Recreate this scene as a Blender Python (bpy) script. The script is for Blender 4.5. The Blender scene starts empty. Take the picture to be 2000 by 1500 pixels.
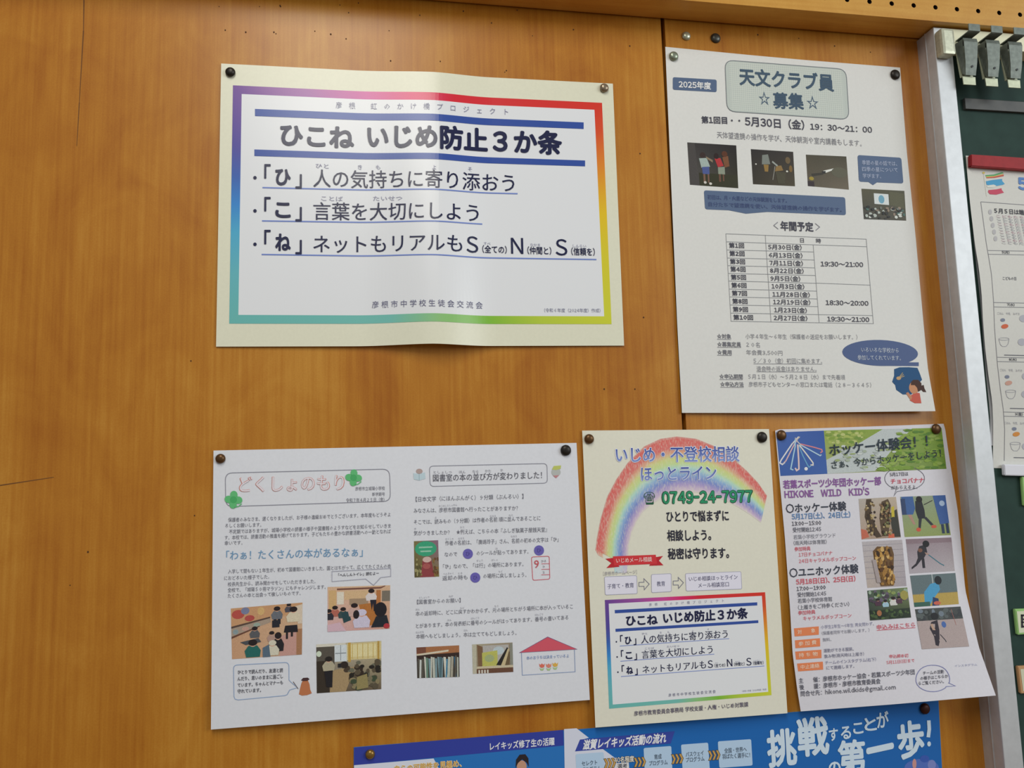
import bpy, bmesh, math, random
import numpy as np
from mathutils import Vector, Matrix
from mathutils.geometry import tessellate_polygon
C = bpy.context.scene.collection
R0 = random.Random(7)

# ------------------------------------------------------------------ camera, light, exposure
F, YAW, PIT, ROL, DIST = 1475.0, .1714, .115, -.0273, .772
ca, sa, cb, sb, cc, sc = (math.cos(YAW), math.sin(YAW), math.cos(PIT), math.sin(PIT), math.cos(ROL), math.sin(ROL))
_r = Vector((ca, -sa, 0)); FW = Vector((sa*cb, ca*cb, sb)); _u = _r.cross(FW)
RT = _r*cc + _u*sc; UP = -_r*sc + _u*cc
EYE = Vector((0, -DIST, 1.5))
cam = bpy.data.cameras.new('camera'); camo = bpy.data.objects.new('camera', cam); C.objects.link(camo)
cam.sensor_fit = 'HORIZONTAL'; cam.sensor_width = 36; cam.lens = F/2000*36
cam.clip_start = .02; cam.clip_end = 50
m = Matrix((RT, UP, -FW)).transposed().to_4x4(); m.translation = EYE; camo.matrix_world = m
sc_ = bpy.context.scene; sc_.camera = camo
sc_.view_settings.view_transform = 'Standard'; sc_.view_settings.look = 'None'
sc_.view_settings.gamma = 1; sc_.view_settings.use_curve_mapping = False
sc_.view_settings.exposure = 0.28

w = bpy.data.worlds.new('room_light'); sc_.world = w; w.use_nodes = True
w.node_tree.nodes['Background'].inputs[0].default_value = (.93, .97, 1.0, 1)
w.node_tree.nodes['Background'].inputs[1].default_value = .23
def area(name, loc, aim, sx, sy, power, col):
    l = bpy.data.lights.new(name, 'AREA'); l.shape = 'RECTANGLE'; l.size = sx; l.size_y = sy; l.energy = power; l.color = col
    o = bpy.data.objects.new(name, l); C.objects.link(o); o.location = loc
    o.rotation_euler = (Vector(aim)-Vector(loc)).to_track_quat('-Z', 'Y').to_euler(); return o
area('ceiling_lamp', (-.13, -1.4, 2.75), (-.13, -1.2, 1.5), .45, 1.3, 15.5, (1, .965, .87))
area('window_light', (3.0, -2.5, 2.5), (.3, 0, 1.7), 2.0, 1.4, 44, (.92, .98, 1.0))

# ------------------------------------------------------------------ helpers
def at(x, y, Y=0.0):
    """point on the plane at depth Y that the photograph shows at pixel x, y (2000x1500)"""
    d = FW + RT*((x-1000)/F) - UP*((y-750)/F)
    return EYE + d*((Y+DIST)/d.y)
def s2l(c): return c/12.92 if c <= .04045 else ((c+.055)/1.055)**2.4
def hx(c):
    if isinstance(c, str): c = tuple(int(c[i:i+2], 16) for i in (0, 2, 4))
    return tuple(min(1, s2l(v/255)*1.09) for v in c)
def mat(name, col, rough=.5, metal=0, coat=0, spec=.5):
    M = bpy.data.materials.new(name); M.use_nodes = True; b = M.node_tree.nodes['Principled BSDF']
    b.inputs['Base Color'].default_value = (*hx(col), 1); b.inputs['Roughness'].default_value = rough
    b.inputs['Metallic'].default_value = metal; b.inputs['Coat Weight'].default_value = coat
    b.inputs['Coat Roughness'].default_value = .2
    b.inputs['Specular IOR Level'].default_value = spec; return M
def N(M, t, **k):
    n = M.node_tree.nodes.new(t)
    for a, v in k.items():
        if a.startswith('_'): n.inputs[a[1:].replace('_', ' ')].default_value = v
        else: setattr(n, a, v)
    return n
def L(M, a, b): M.node_tree.links.new(a, b)
def grainy(M, amt, scale):
    """small brightness variation over a surface, as in paper pulp or cast paint"""
    b = M.node_tree.nodes['Principled BSDF']; s = b.inputs['Base Color']
    co = N(M, 'ShaderNodeTexCoord'); no = N(M, 'ShaderNodeTexNoise', _Scale=scale, _Detail=3)
    L(M, co.outputs['Object'], no.inputs['Vector'])
    mr = N(M, 'ShaderNodeMapRange'); mr.inputs['From Min'].default_value = .3; mr.inputs['From Max'].default_value = .7
    mr.inputs['To Min'].default_value = 1-amt; mr.inputs['To Max'].default_value = 1+amt*.5
    L(M, no.outputs['Fac'], mr.inputs['Value'])
    mx = N(M, 'ShaderNodeMix', data_type='RGBA', blend_type='MULTIPLY'); mx.inputs[0].default_value = 1
    if s.links: L(M, s.links[0].from_socket, mx.inputs[6])
    else: mx.inputs[6].default_value = s.default_value
    L(M, mr.outputs['Result'], mx.inputs[7]); L(M, mx.outputs[2], s); return M
def inkmat(name, rough, grain=None, crayon=None, spec=.5):
    M = mat(name, (200, 200, 200), rough, spec=spec); b = M.node_tree.nodes['Principled BSDF']
    a = N(M, 'ShaderNodeVertexColor', layer_name='ink'); L(M, a.outputs['Color'], b.inputs['Base Color'])
    if grain: grainy(M, *grain)
    if crayon:
        co = N(M, 'ShaderNodeTexCoord'); no = N(M, 'ShaderNodeTexNoise', _Scale=900, _Detail=2)
        mp = N(M, 'ShaderNodeMapping'); mp.inputs['Rotation'].default_value = (0, .8, 0); mp.inputs['Scale'].default_value = (1, 1, .3)
        L(M, co.outputs['Object'], mp.inputs['Vector']); L(M, mp.outputs['Vector'], no.inputs['Vector'])
        rp = N(M, 'ShaderNodeValToRGB'); rp.color_ramp.elements[0].position = .46; rp.color_ramp.elements[1].position = .8
        rp.color_ramp.elements[1].color = (.6, .6, .6, 1)
        L(M, no.outputs['Fac'], rp.inputs['Fac'])
        mx = N(M, 'ShaderNodeMix', data_type='RGBA'); L(M, rp.outputs['Color'], mx.inputs[0])
        L(M, a.outputs['Color'], mx.inputs[6]); mx.inputs[7].default_value = (*hx(crayon), 1); L(M, mx.outputs[2], b.inputs['Base Color'])
    return M
def link(name, me, mats, parent=None):
    o = bpy.data.objects.new(name, me); C.objects.link(o)
    for M in (mats if isinstance(mats, (list, tuple)) else [mats]): me.materials.append(M)
    if parent:
        o.parent = parent; o.matrix_parent_inverse = Matrix.Translation(-parent.location)
    return o
def frombm(name, bm, mats, parent=None, smooth=False):
    me = bpy.data.meshes.new(name); bm.normal_update(); bm.to_mesh(me); bm.free()
    if smooth:
        for p in me.polygons: p.use_smooth = True
    return link(name, me, mats, parent)
def tag(o, label, cat, group=None):
    o['label'] = label; o['category'] = cat
    if group: o['group'] = group
    return o
def struct(o): o['kind'] = 'structure'; return o
def empty(name, loc, label, cat, group=None):
    o = bpy.data.objects.new(name, None); C.objects.link(o); o.location = loc; o.empty_display_size = .01
    return tag(o, label, cat, group)
def box(bm, a, b, mi=0, bev=0):
    x0, y0, z0 = a; x1, y1, z1 = b
    v = [bm.verts.new((x, y, z)) for x in (x0, x1) for y in (y0, y1) for z in (z0, z1)]
    fs = [bm.faces.new([v[i] for i in q]) for q in ((0, 1, 3, 2), (4, 6, 7, 5), (0, 4, 5, 1), (2, 3, 7, 6), (0, 2, 6, 4), (1, 5, 7, 3))]
    for f in fs: f.material_index = mi
    if bev:
        es = list({e for f in fs for e in f.edges}); r = bmesh.ops.bevel(bm, geom=es, offset=bev, segments=2, affect='EDGES', profile=.6)
        for f in r['faces']: f.material_index = mi

# ------------------------------------------------------------------ printed paper
def homog(src, dst):
    A, B = [], []
    for (x, y), (X, Y) in zip(src, dst):
        A += [[x, y, 1, 0, 0, 0, -X*x, -X*y], [0, 0, 0, x, y, 1, -Y*x, -Y*y]]; B += [X, Y]
    h = np.linalg.solve(np.array(A, float), np.array(B, float)); a, b, c, d, e, f, g, i = h
    def fn(x, y):
        q = g*x+i*y+1; return (a*x+b*y+c)/q, (d*x+e*y+f)/q
    return fn
def along(pl, t):
    """point at fraction t of a polyline"""
    if len(pl) == 2: return (pl[0][0]+(pl[1][0]-pl[0][0])*t, pl[0][1]+(pl[1][1]-pl[0][1])*t)
    d = [math.dist(pl[i], pl[i+1]) for i in range(len(pl)-1)]; s = sum(d)*t
    for i, k in enumerate(d):
        if s <= k or i == len(d)-1:
            q = s/k; return (pl[i][0]+(pl[i+1][0]-pl[i][0])*q, pl[i][1]+(pl[i+1][1]-pl[i][1])*q)
        s -= k
fontob = bpy.data.curves.new('glyphs', 'FONT'); fontob.dimensions = '2D'; fontob.fill_mode = 'FRONT'
fto = bpy.data.objects.new('glyphs', fontob); C.objects.link(fto)
_gc = {}
def glyphs(s, bold=0.0, res=2):
    """outlines of a line of writing as filled faces; heavier weights repeat the strokes a little to each side"""
    k = (s, bold, res)
    if k in _gc: return _gc[k]
    if bold < .005:
        if len(s) > 1 and any('!' < c < '~' for c in s):      # set Latin letters and figures close, at the height of the kanji beside them
            V, G, x = [], [], 0.0
            for c in s:
                if c == ' ': x += .3; continue
                small = '!' < c <= '~'; v, f = glyphs(chr(ord(c)+0xFEE0) if small else c, 0.0, res)
                if not v: x += 1.0; continue
                if c == '-': v = [(px*.5, py) for px, py in v]
                x0, x1 = min(p[0] for p in v), max(p[0] for p in v); o = len(V); dx = x+.045-x0 if small else x
                V += [(px+dx, py) for px, py in v]; G += [tuple(q+o for q in p) for p in f]; x += x1-x0+.1 if small else 1.0
            r = (V, G)
        else:
            fontob.body = s; fontob.resolution_u = res
            dg = bpy.context.evaluated_depsgraph_get(); dg.update()
            me = bpy.data.meshes.new_from_object(fto.evaluated_get(dg))
            r = ([tuple(v.co[:2]) for v in me.vertices], [tuple(p.vertices) for p in me.polygons]); bpy.data.meshes.remove(me)
    else:
        v, f = glyphs(s, 0.0, res); n = 2 if bold < .012 else 4 if res < 2 else 8; V, G = [], []
        for i in range(n):
            t = 2*math.pi*(i+(.5 if n == 4 else 0))/n; dx, dy = bold*math.cos(t), bold*math.sin(t); o = len(V)
            V += [(x+dx, y+dy) for x, y in v]; G += [tuple(q+o for q in p) for p in f]
        if bold > .03: o = len(V); V += v; G += [tuple(q+o for q in p) for p in f]
        r = (V, G)
    _gc[k] = r; return r
def stamps(bold, res): return 1 if bold < .005 else (2 if bold < .012 else 4 if res < 2 else 8) + (bold > .03)
_g, _ = glyphs('国'); GY0, GY1 = min(v[1] for v in _g), max(v[1] for v in _g)
GC, GH = (GY0+GY1)/2, GY1-GY0

class Paper:
    """a sheet pinned flat or curling; writing on it is given where it stands on the sheet"""
    def __init__(s, name, top, right, bottom, left, label, cat, color, lift, rough=.55, cut=60, cutx=None, warp=None, ink=None, grid=(24, 24), group=None, spec=.4, base=.0006):
        s.top, s.right, s.bottom, s.left = top, right, bottom, left   # top, bottom: left to right; left, right: downwards
        s.H = homog([top[0], top[-1], bottom[-1], bottom[0]], [(0, 0), (1, 0), (1, 1), (0, 1)])
        s.lift, s.base, s.cut, s.cutx = lift, base, cut, cutx
        s.warp = warp or (lambda x, y: (x, y)); s.M = lambda x, y: (x, y)
        s.parts = {}; s.ink = ink or INK; s.lt = .00024 if ink else .00014; s.name = name; s.layer = 1
        a = s.P(*along(bottom, .5), 0)
        s.root = empty(name, a, label, cat, group)
        s.pm = grainy(mat(name+'_paper', color, rough, spec=spec), .025, 350)
        s.sheet(*grid)
    def P(s, x, y, layer):
        u, v = s.H(x, y); u = min(1, max(0, u)); v = min(1, max(0, v))
        x, y = s.warp(x, y)
        return at(x, y, -(s.base + s.lift(u, v) + layer*s.lt))
    def sheet(s, nx, ny):
        bm = bmesh.new(); T, B = [], []
        c00, c10, c01, c11 = s.top[0], s.top[-1], s.bottom[0], s.bottom[-1]
        us = sorted(set([i/nx for i in range(nx+1)] + [round(s.H(x, (c00[1]+c01[1])/2)[0], 4) for x in (s.cutx or [])]))
        us = [u for u in us if 0 <= u <= 1]
        for j in range(ny+1):
            t = j/ny; rt, rb = [], []
            for u in us:
                a, b, l, r = along(s.top, u), along(s.bottom, u), along(s.left, t), along(s.right, t)
                q = [(1-t)*a[k]+t*b[k]+(1-u)*l[k]+u*r[k]-((1-u)*(1-t)*c00[k]+u*(1-t)*c10[k]+(1-u)*t*c01[k]+u*t*c11[k]) for k in (0, 1)]
                p = s.P(q[0], q[1], 0); rt.append(bm.verts.new(p)); rb.append(bm.verts.new(p+Vector((0, .0002, 0))))
            T.append(rt); B.append(rb)
        n = len(us)-1
        for j in range(ny):
            for i in range(n):
                bm.faces.new((T[j][i], T[j+1][i], T[j+1][i+1], T[j][i+1])).smooth = True
                bm.faces.new((B[j][i], B[j][i+1], B[j+1][i+1], B[j+1][i])).smooth = True
            bm.faces.new((T[j][0], B[j][0], B[j+1][0], T[j+1][0])); bm.faces.new((T[j][n], T[j+1][n], B[j+1][n], B[j][n]))
        for i in range(n):
            bm.faces.new((T[0][i], T[0][i+1], B[0][i+1], B[0][i])); bm.faces.new((T[ny][i], B[ny][i], B[ny][i+1], T[ny][i+1]))
        for e in bm.edges:
            if any(not f.smooth for f in e.link_faces): e.smooth = False
        frombm('sheet', bm, s.pm, s.root)
    # ---- ink: every call adds to a named part
    def add(s, part, pts, faces, cols, layer):
        d = s.parts.setdefault(part, ([], [], [], []))
        o = len(d[0]); d[0].extend(s.M(*p) + (layer[i] if isinstance(layer, list) else layer,) for i, p in enumerate(pts))
        for f in faces: d[1].append(tuple(i+o for i in f))
        d[2].extend(cols if isinstance(cols, list) else [cols]*len(pts))
    def quad(s, part, q, col, layer=1):
        s.add(part, q, [(0, 1, 2, 3)], [hx(c) for c in col] if isinstance(col, list) else hx(col), layer)
    def poly(s, part, pts, col, layer=1):
        tr = tessellate_polygon([[Vector((x, y, 0)) for x, y in pts]])
        s.add(part, pts, [tuple(t) for t in tr], hx(col), layer)
    def ell(s, part, c, rx, ry, col, layer=1, n=20, rot=0):
        co, si = math.cos(rot), math.sin(rot)
        p = [(c[0]+rx*math.cos(a)*co-ry*math.sin(a)*si, c[1]+rx*math.cos(a)*si+ry*math.sin(a)*co) for a in (2*math.pi*i/n for i in range(n))]
        s.add(part, p, [tuple(range(n))], hx(col), layer)
    def line(s, part, pts, wd, col, layer=2, closed=False):
        n = len(pts); A, B = [], []
        for i in range(n):
            p = pts[i]; a = pts[i-1] if (i or closed) else p; b = pts[(i+1) % n] if (i < n-1 or closed) else p
            d1 = Vector((p[0]-a[0], p[1]-a[1])); d2 = Vector((b[0]-p[0], b[1]-p[1]))
            d1 = d1.normalized() if d1.length > 1e-6 else d2.normalized(); d2 = d2.normalized() if d2.length > 1e-6 else d1
            t = (d1+d2); t = t.normalized() if t.length > .2 else d2; nn = Vector((-t.y, t.x)); k = wd/2/max(.4, nn.dot(Vector((-d2.y, d2.x))))
            A.append((p[0]+nn.x*k, p[1]+nn.y*k)); B.append((p[0]-nn.x*k, p[1]-nn.y*k))
        fs = [(i, (i+1) % n, n+(i+1) % n, n+i) for i in range(n if closed else n-1)]
        s.add(part, A+B, fs, hx(col), layer)
    def rpts(s, q, r, k=5):
        """outline of the four-cornered shape q with rounded corners"""
        out = []
        for i in range(4):
            p, a, b = (Vector(q[i]), Vector(q[i-1]), Vector(q[(i+1) % 4])); e1, e2 = p+(a-p).normalized()*r, p+(b-p).normalized()*r
            for j in range(k+1):
                t = j/k; v = e1*(1-t)**2+p*2*t*(1-t)+e2*t*t; out.append((v.x, v.y))
        return out
    def text(s, part, st, a, b, h, col, bold=0.0, layer=3, res=2, slant=0.0, col2=None, rot=None):
        """writing whose ink runs from a to b along its middle; h is the height of a square character"""
        vs, fs = glyphs(st, bold, res)
        x0, x1 = min(v[0] for v in vs), max(v[0] for v in vs)
        vp = (660-a[0], -12700-a[1]); ln = math.hypot(*vp); up = Vector((vp[0]/ln, vp[1]/ln))
        if rot is not None:
            up = Vector((math.sin(rot), -math.cos(rot)))
        dx = Vector((b[0]-a[0], b[1]-a[1])); ax = dx.normalized()
        pts, cols = [], []
        c1, c2 = hx(col), hx(col2 or col)
        for x, y in vs:
            q = (x-x0)/(x1-x0); g = (y-GC)/GH; p = Vector(a)+dx*q+(up+ax*slant)*(h*g); pts.append((p.x, p.y))
            k = min(1, max(0, .5-g)); cols.append(tuple(c1[i]*(1-k)+c2[i]*k for i in range(3)))
        n = len(pts)//stamps(bold, res); s.add(part, pts, fs, cols, [layer+.06*(i//n) for i in range(len(pts))])
    def finish(s, labels={}, mats={}):
        for part, (vs, fs, cols, _) in s.parts.items():
            bm = bmesh.new(); lay = bm.loops.layers.float_color.new('ink')
            V = [bm.verts.new(v) for v in vs]
            for f in fs:
                try: fc = bm.faces.new([V[i] for i in f])
                except ValueError: continue
                for lp, i in zip(fc.loops, f): lp[lay] = (*cols[i], 1)
            xs = [v[0] for v in vs]; ys = [v[1] for v in vs]
            def cuts(lo, hi, st): return [k*st for k in range(int(lo//st)+1, int(math.ceil(hi/st)))]
            cx = cuts(min(xs), max(xs), s.cut) + [x for x in (s.cutx or []) if min(xs) < x < max(xs)]
            for c in cx: bmesh.ops.bisect_plane(bm, geom=bm.verts[:]+bm.edges[:]+bm.faces[:], plane_co=(c, 0, 0), plane_no=(1, 0, 0))
            for c in cuts(min(ys), max(ys), s.cut): bmesh.ops.bisect_plane(bm, geom=bm.verts[:]+bm.edges[:]+bm.faces[:], plane_co=(0, c, 0), plane_no=(0, 1, 0))
            for v in bm.verts: v.co = s.P(v.co.x, v.co.y, v.co.z)
            name = part.split('#')[0]
            o = frombm(name, bm, mats.get(name, s.ink), s.root)
            if part in labels: o['label'] = labels[part]
    # ---- small printed pictures, in fractions of the picture's own width and height
    def pic(s, part, q, bg, items, layer=1):
        def uv(u, v): return tuple((q[0][k]*(1-u)+q[1][k]*u)*(1-v)+(q[3][k]*(1-u)+q[2][k]*u)*v for k in (0, 1))
        b = bg if isinstance(bg, list) else [bg]*4
        s.quad(part, list(q), b, layer)
        z = layer+.12; st = min(.07, 4.5/max(1, len(items)))
        for it in items:
            k, c = it[0], it[-1]; z += st
            if k == 'r': s.quad(part, [uv(it[1], it[2]), uv(it[3], it[2]), uv(it[3], it[4]), uv(it[1], it[4])], c, z)
            elif k == 'e':
                p = [uv(min(1, max(0, it[1]+it[3]*math.cos(a))), min(1, max(0, it[2]+it[4]*math.sin(a)))) for a in (math.pi*i/7 for i in range(14))]
                s.add(part, p, [tuple(range(14))], hx(c), z)
            elif k == 'p': s.poly(part, [uv(min(1, max(0, a)), min(1, max(0, b_))) for a, b_ in it[1]], c, z)
            elif k == 'l': s.line(part, [uv(a, b_) for a, b_ in it[1]], it[2], c, z)
def speckle(n, box_, r, cols, seed=1):
    """many small dabs of colour in a picture"""
    g = random.Random(seed); x0, y0, x1, y1 = box_
    return [('e', g.uniform(x0, x1), g.uniform(y0, y1), g.uniform(.5, 1)*r, g.uniform(.5, 1)*r*1.2, g.choice(cols)) for _ in range(n)]

INK = inkmat('printing_ink', .55, spec=.22); GLOSSINK = inkmat('glossy_ink', .24, spec=.4)
PHOTO = inkmat('photo_print', .45, grain=(.16, 1500), spec=.25); CRAYON = inkmat('crayon', .6, crayon='e3e0cc')

# ------------------------------------------------------------------ wood
def wood(name, dark, mid, light, rough=.38, scale=1.0, coat=.36, rot=False):
    M = mat(name, mid, rough, coat=coat); b = M.node_tree.nodes['Principled BSDF']; b.inputs['Coat Roughness'].default_value = .28; b.inputs['Specular IOR Level'].default_value = .18
    co = N(M, 'ShaderNodeTexCoord'); mp = N(M, 'ShaderNodeMapping')
    mp.inputs['Scale'].default_value = (.9, 9, 9) if rot else (9, 9, .9); L(M, co.outputs['Object'], mp.inputs['Vector'])
    big = N(M, 'ShaderNodeTexNoise', _Scale=1.1*scale, _Detail=4, _Roughness=.55, _Distortion=.7); L(M, mp.outputs['Vector'], big.inputs['Vector'])
    mp2 = N(M, 'ShaderNodeMapping'); mp2.inputs['Scale'].default_value = (6, 230, 230) if rot else (230, 230, 6); L(M, co.outputs['Object'], mp2.inputs['Vector'])
    fine = N(M, 'ShaderNodeTexNoise', _Scale=1.0, _Detail=4, _Roughness=.6); L(M, mp2.outputs['Vector'], fine.inputs['Vector'])
    mp3 = N(M, 'ShaderNodeMapping'); mp3.inputs['Scale'].default_value = (17, 17, 11); L(M, co.outputs['Object'], mp3.inputs['Vector'])
    fig = N(M, 'ShaderNodeTexNoise', _Scale=1.0, _Detail=3, _Roughness=.6, _Distortion=1.2); L(M, mp3.outputs['Vector'], fig.inputs['Vector'])
    sp = N(M, 'ShaderNodeTexNoise', _Scale=620, _Detail=1); L(M, co.outputs['Object'], sp.inputs['Vector'])
    def mul(a, k):
        n = N(M, 'ShaderNodeMath', operation='MULTIPLY'); L(M, a, n.inputs[0]); n.inputs[1].default_value = k; return n.outputs[0]
    def addn(a, c):
        n = N(M, 'ShaderNodeMath', operation='ADD'); L(M, a, n.inputs[0]); L(M, c, n.inputs[1]); return n.outputs[0]
    s = addn(addn(mul(big.outputs['Fac'], .44), mul(fine.outputs['Fac'], .26)), addn(mul(fig.outputs['Fac'], .22), mul(sp.outputs['Fac'], .08)))
    rp = N(M, 'ShaderNodeValToRGB'); e = rp.color_ramp.elements
    e[0].position, e[0].color = .38, (*hx(dark), 1); e[1].position, e[1].color = .62, (*hx(light), 1)
    k = e.new(.5); k.color = (*hx(mid), 1)
    L(M, s, rp.inputs['Fac']); L(M, rp.outputs['Color'], b.inputs['Base Color'])
    bp = N(M, 'ShaderNodeBump'); bp.inputs['Strength'].default_value = .03; bp.inputs['Distance'].default_value = .001
    L(M, fine.outputs['Fac'], bp.inputs['Height']); L(M, bp.outputs['Normal'], b.inputs['Normal']); return M
WOOD = wood('veneer', '9e5e18', 'b07323', 'c08834')
LWOOD = wood('ledge_wood', 'b27a2e', 'c28c3c', 'ce9c4a', rot=True)
GAPM = mat('dark_gap', '1a1008', .8); PRICK = mat('pin_prick', '4a2c14', .9)

# wall of two veneer panels over a dark backing, meeting in an open joint
LZ = 2.011
bm = bmesh.new()
box(bm, (-3.2, 0, 0), (.3185, .018, 2.9)); box(bm, (.3232, 0, 0), (3.2, .018, 2.9)); box(bm, (-3.2, .012, 0), (3.2, .03, 2.9), 1)
g = random.Random(3)
pr = [(664, 10), (681, 25), (700, 6), (547, 11), (548, 13), (428, 13), (507, 13), (535, 63), (539, 66), (615, 61), (646, 67), (676, 76), (763, 119), (860, 120), (989, 138), (986, 141), (440, 59), (480, 63), (820, 30), (905, 22), (960, 45), (1040, 70), (1120, 58), (1010, 20), (380, 1007), (137, 1143), (172, 1078), (373, 705), (1250, 300), (1257, 620), (1240, 760), (1180, 760), (1560, 75), (1630, 90), (1700, 102), (1480, 68), (1230, 90), (760, 60)]
for x, y in pr:
    p = at(x, y); r = g.uniform(.0005, .0009); vs = [bm.verts.new((p.x+r*math.cos(a), -.0002, p.z+r*math.sin(a)*1.2)) for a in (math.pi*i/4 for i in range(8))]
    bm.faces.new(vs).material_index = 2
def scratch(a, b, wd):
    a, b = at(*a, -.0002), at(*b, -.0002); d = (b-a).normalized(); n = Vector((-d.z, 0, d.x))*wd/2
    bm.faces.new([bm.verts.new(v) for v in (a+n, b+n*.5, b-n*.5, a-n)]).material_index = 3
scratch((164, 0), (163, 60), .0012); scratch((163, 60), (155, 200), .0011); scratch((155, 200), (150, 285), .0009); scratch((0, 948), (105, 932), .001)
wall = struct(frombm('wall_back', bm, [WOOD, GAPM, PRICK, mat('scratch_mark', '6b421c', .8)]))

bm = bmesh.new(); box(bm, (-3.5, -4.5, -.05), (3.5, .03, 0))
struct(frombm('floor', bm, grainy(mat('floor_boards', '8a6a48', .5), .15, 12)))

# ledge above: a shelf board with a row of peg holes along its front
LD = .038
bm = bmesh.new()
hole = at(1869, 18, -LD); pitch = (at(1993, 31, -LD).x-at(1785, 10, -LD).x)/5; hz = hole.z; hr = .0029
n0 = -110; n1 = 70
ztop, zbot = hz+pitch/2, LZ
for i in range(n0, n1):
    cx = hole.x+i*pitch; q = pitch/2
    ring = [(cx+hr*math.cos(a), hz+hr*math.sin(a)) for a in (math.pi*2*k/16+math.pi/16 for k in range(16))]
    sqp = []
    for k in range(16):
        a = math.pi*2*k/16+math.pi/16; c, s_ = math.cos(a), math.sin(a); mm = max(abs(c), abs(s_)); sqp.append((cx+q*c/mm, hz+(q*s_/mm)))
    ro = [bm.verts.new((x, -LD, max(z, zbot))) for x, z in sqp]; ri = [bm.verts.new((x, -LD, z)) for x, z in ring]; rb = [bm.verts.new((x, -LD+.012, z)) for x, z in ring]
    for k in range(16):
        j = (k+1) % 16
        bm.faces.new((ro[k], ro[j], ri[j], ri[k])); f = bm.faces.new((ri[k], ri[j], rb[j], rb[k])); f.material_index = 1
    bm.faces.new(rb).material_index = 1
    # square corners of each cell
    for sx in (-1, 1):
        for sz in (-1, 1):
            k = {(1, 1): (1, 2), (-1, 1): (5, 6), (-1, -1): (9, 10), (1, -1): (13, 14)}[(sx, sz)]
            z = max(hz+sz*q, zbot); pts = [sqp[k[0]], (cx+sx*q, z), sqp[k[1]]]
            bm.faces.new([ro[k[0]], bm.verts.new((cx+sx*q, -LD, z)), ro[k[1]]])
xa, xb = hole.x+(n0-.5)*pitch, hole.x+(n1-.5)*pitch
def fq(*p): bm.faces.new([bm.verts.new(v) for v in p])
if zbot < hz-pitch/2: fq((xa, -LD, zbot), (xb, -LD, zbot), (xb, -LD, hz-pitch/2), (xa, -LD, hz-pitch/2))
fq((xa, -LD, ztop), (xb, -LD, ztop), (xb, -LD, 2.2), (xa, -LD, 2.2))
fq((xa, -LD, zbot), (xb, -LD, zbot), (xb, -.003, zbot), (xa, -.003, zbot))
fq((xa, -.003, zbot), (xb, -.003, zbot), (xb, -.003, zbot+.02), (xa, -.003, zbot+.02))
fq((xa, -LD, 2.2), (xb, -LD, 2.2), (xb, 0, 2.2), (xa, 0, 2.2))
bmesh.ops.remove_doubles(bm, verts=bm.verts[:], dist=1e-5)
struct(frombm('trim_1', bm, [LWOOD, mat('hole_dark', '2a1408', .9)]))

# ------------------------------------------------------------------ blackboard with its aluminium frame
ALU = grainy(mat('aluminium', 'c6c8ca', .52, metal=.45), .06, 120); ALUS = grainy(mat('aluminium_side', 'b4b2b6', .45, metal=.7), .08, 90)
GREEN = grainy(mat('board_green', '2b413b', .7, spec=.2), .12, 60)
FD = .0295; FX = .6465; FW_ = at(1883, 328, -FD).x - FX
bb = empty('blackboard', (1.25, 0, .85), 'dark green blackboard in an aluminium frame along the right of the wall', 'blackboard')
bm = bmesh.new()
box(bm, (FX+.001, -.0145, .85), (FX+FW_, 0, LZ-.002)); box(bm, (FX, -FD, .85), (FX+FW_, -.0155, LZ-.002), 0, .0008)
box(bm, (FX-.0005, -.0156, .85), (FX+.004, -.0146, LZ-.002))
o = frombm('frame_stile', bm, [ALU], bb)
bm = bmesh.new(); box(bm, (FX+FW_-.004, -.010, .87), (1.9, -.001, LZ-.004)); frombm('writing_surface', bm, GREEN, bb)
bm = bmesh.new(); box(bm, (FX+FW_+.0002, -FD, LZ-.024), (1.9, -.0005, LZ-.002), 0, .0008); frombm('top_rail', bm, mat('cream_rail', 'e6e4c4', .4), bb)
bm = bmesh.new(); box(bm, (FX+FW_+.0002, -.0102, .85), (1.9, 0, .87)); frombm('bottom_rail', bm, ALU, bb)
ST = grainy(mat('clip_steel', '6c736b', .5, metal=.35), .25, 200); STL = grainy(mat('clip_steel_pale', 'b4b89e', .45, metal=.4), .12, 200); DK = mat('dark_inside', '22262a', .6)
# end cap of the clip rail
bm = bmesh.new(); a = at(1843, 104, -.042); b = at(1864, 55, -.042)
box(bm, (a.x, -.042, a.z), (b.x, -FD+.0003, b.z), 0, .0035); frombm('rail_end_cap', bm, grainy(mat('cap_metal', 'c3c4ae', .42, metal=.5), .15, 300), bb)
# dark chalk rail bar
bm = bmesh.new(); a = at(1884, 191, -.014)
box(bm, (a.x, -.014, at(1884, 212, -.014).z), (1.8, -.0098, a.z), 0, .0007)
tag(frombm('magnetic_bar', bm, grainy(mat('bar_dark', '4a4a47', .5), .15, 100)), 'dark grey magnetic bar on the blackboard just under the metal clips', 'magnet')

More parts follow.
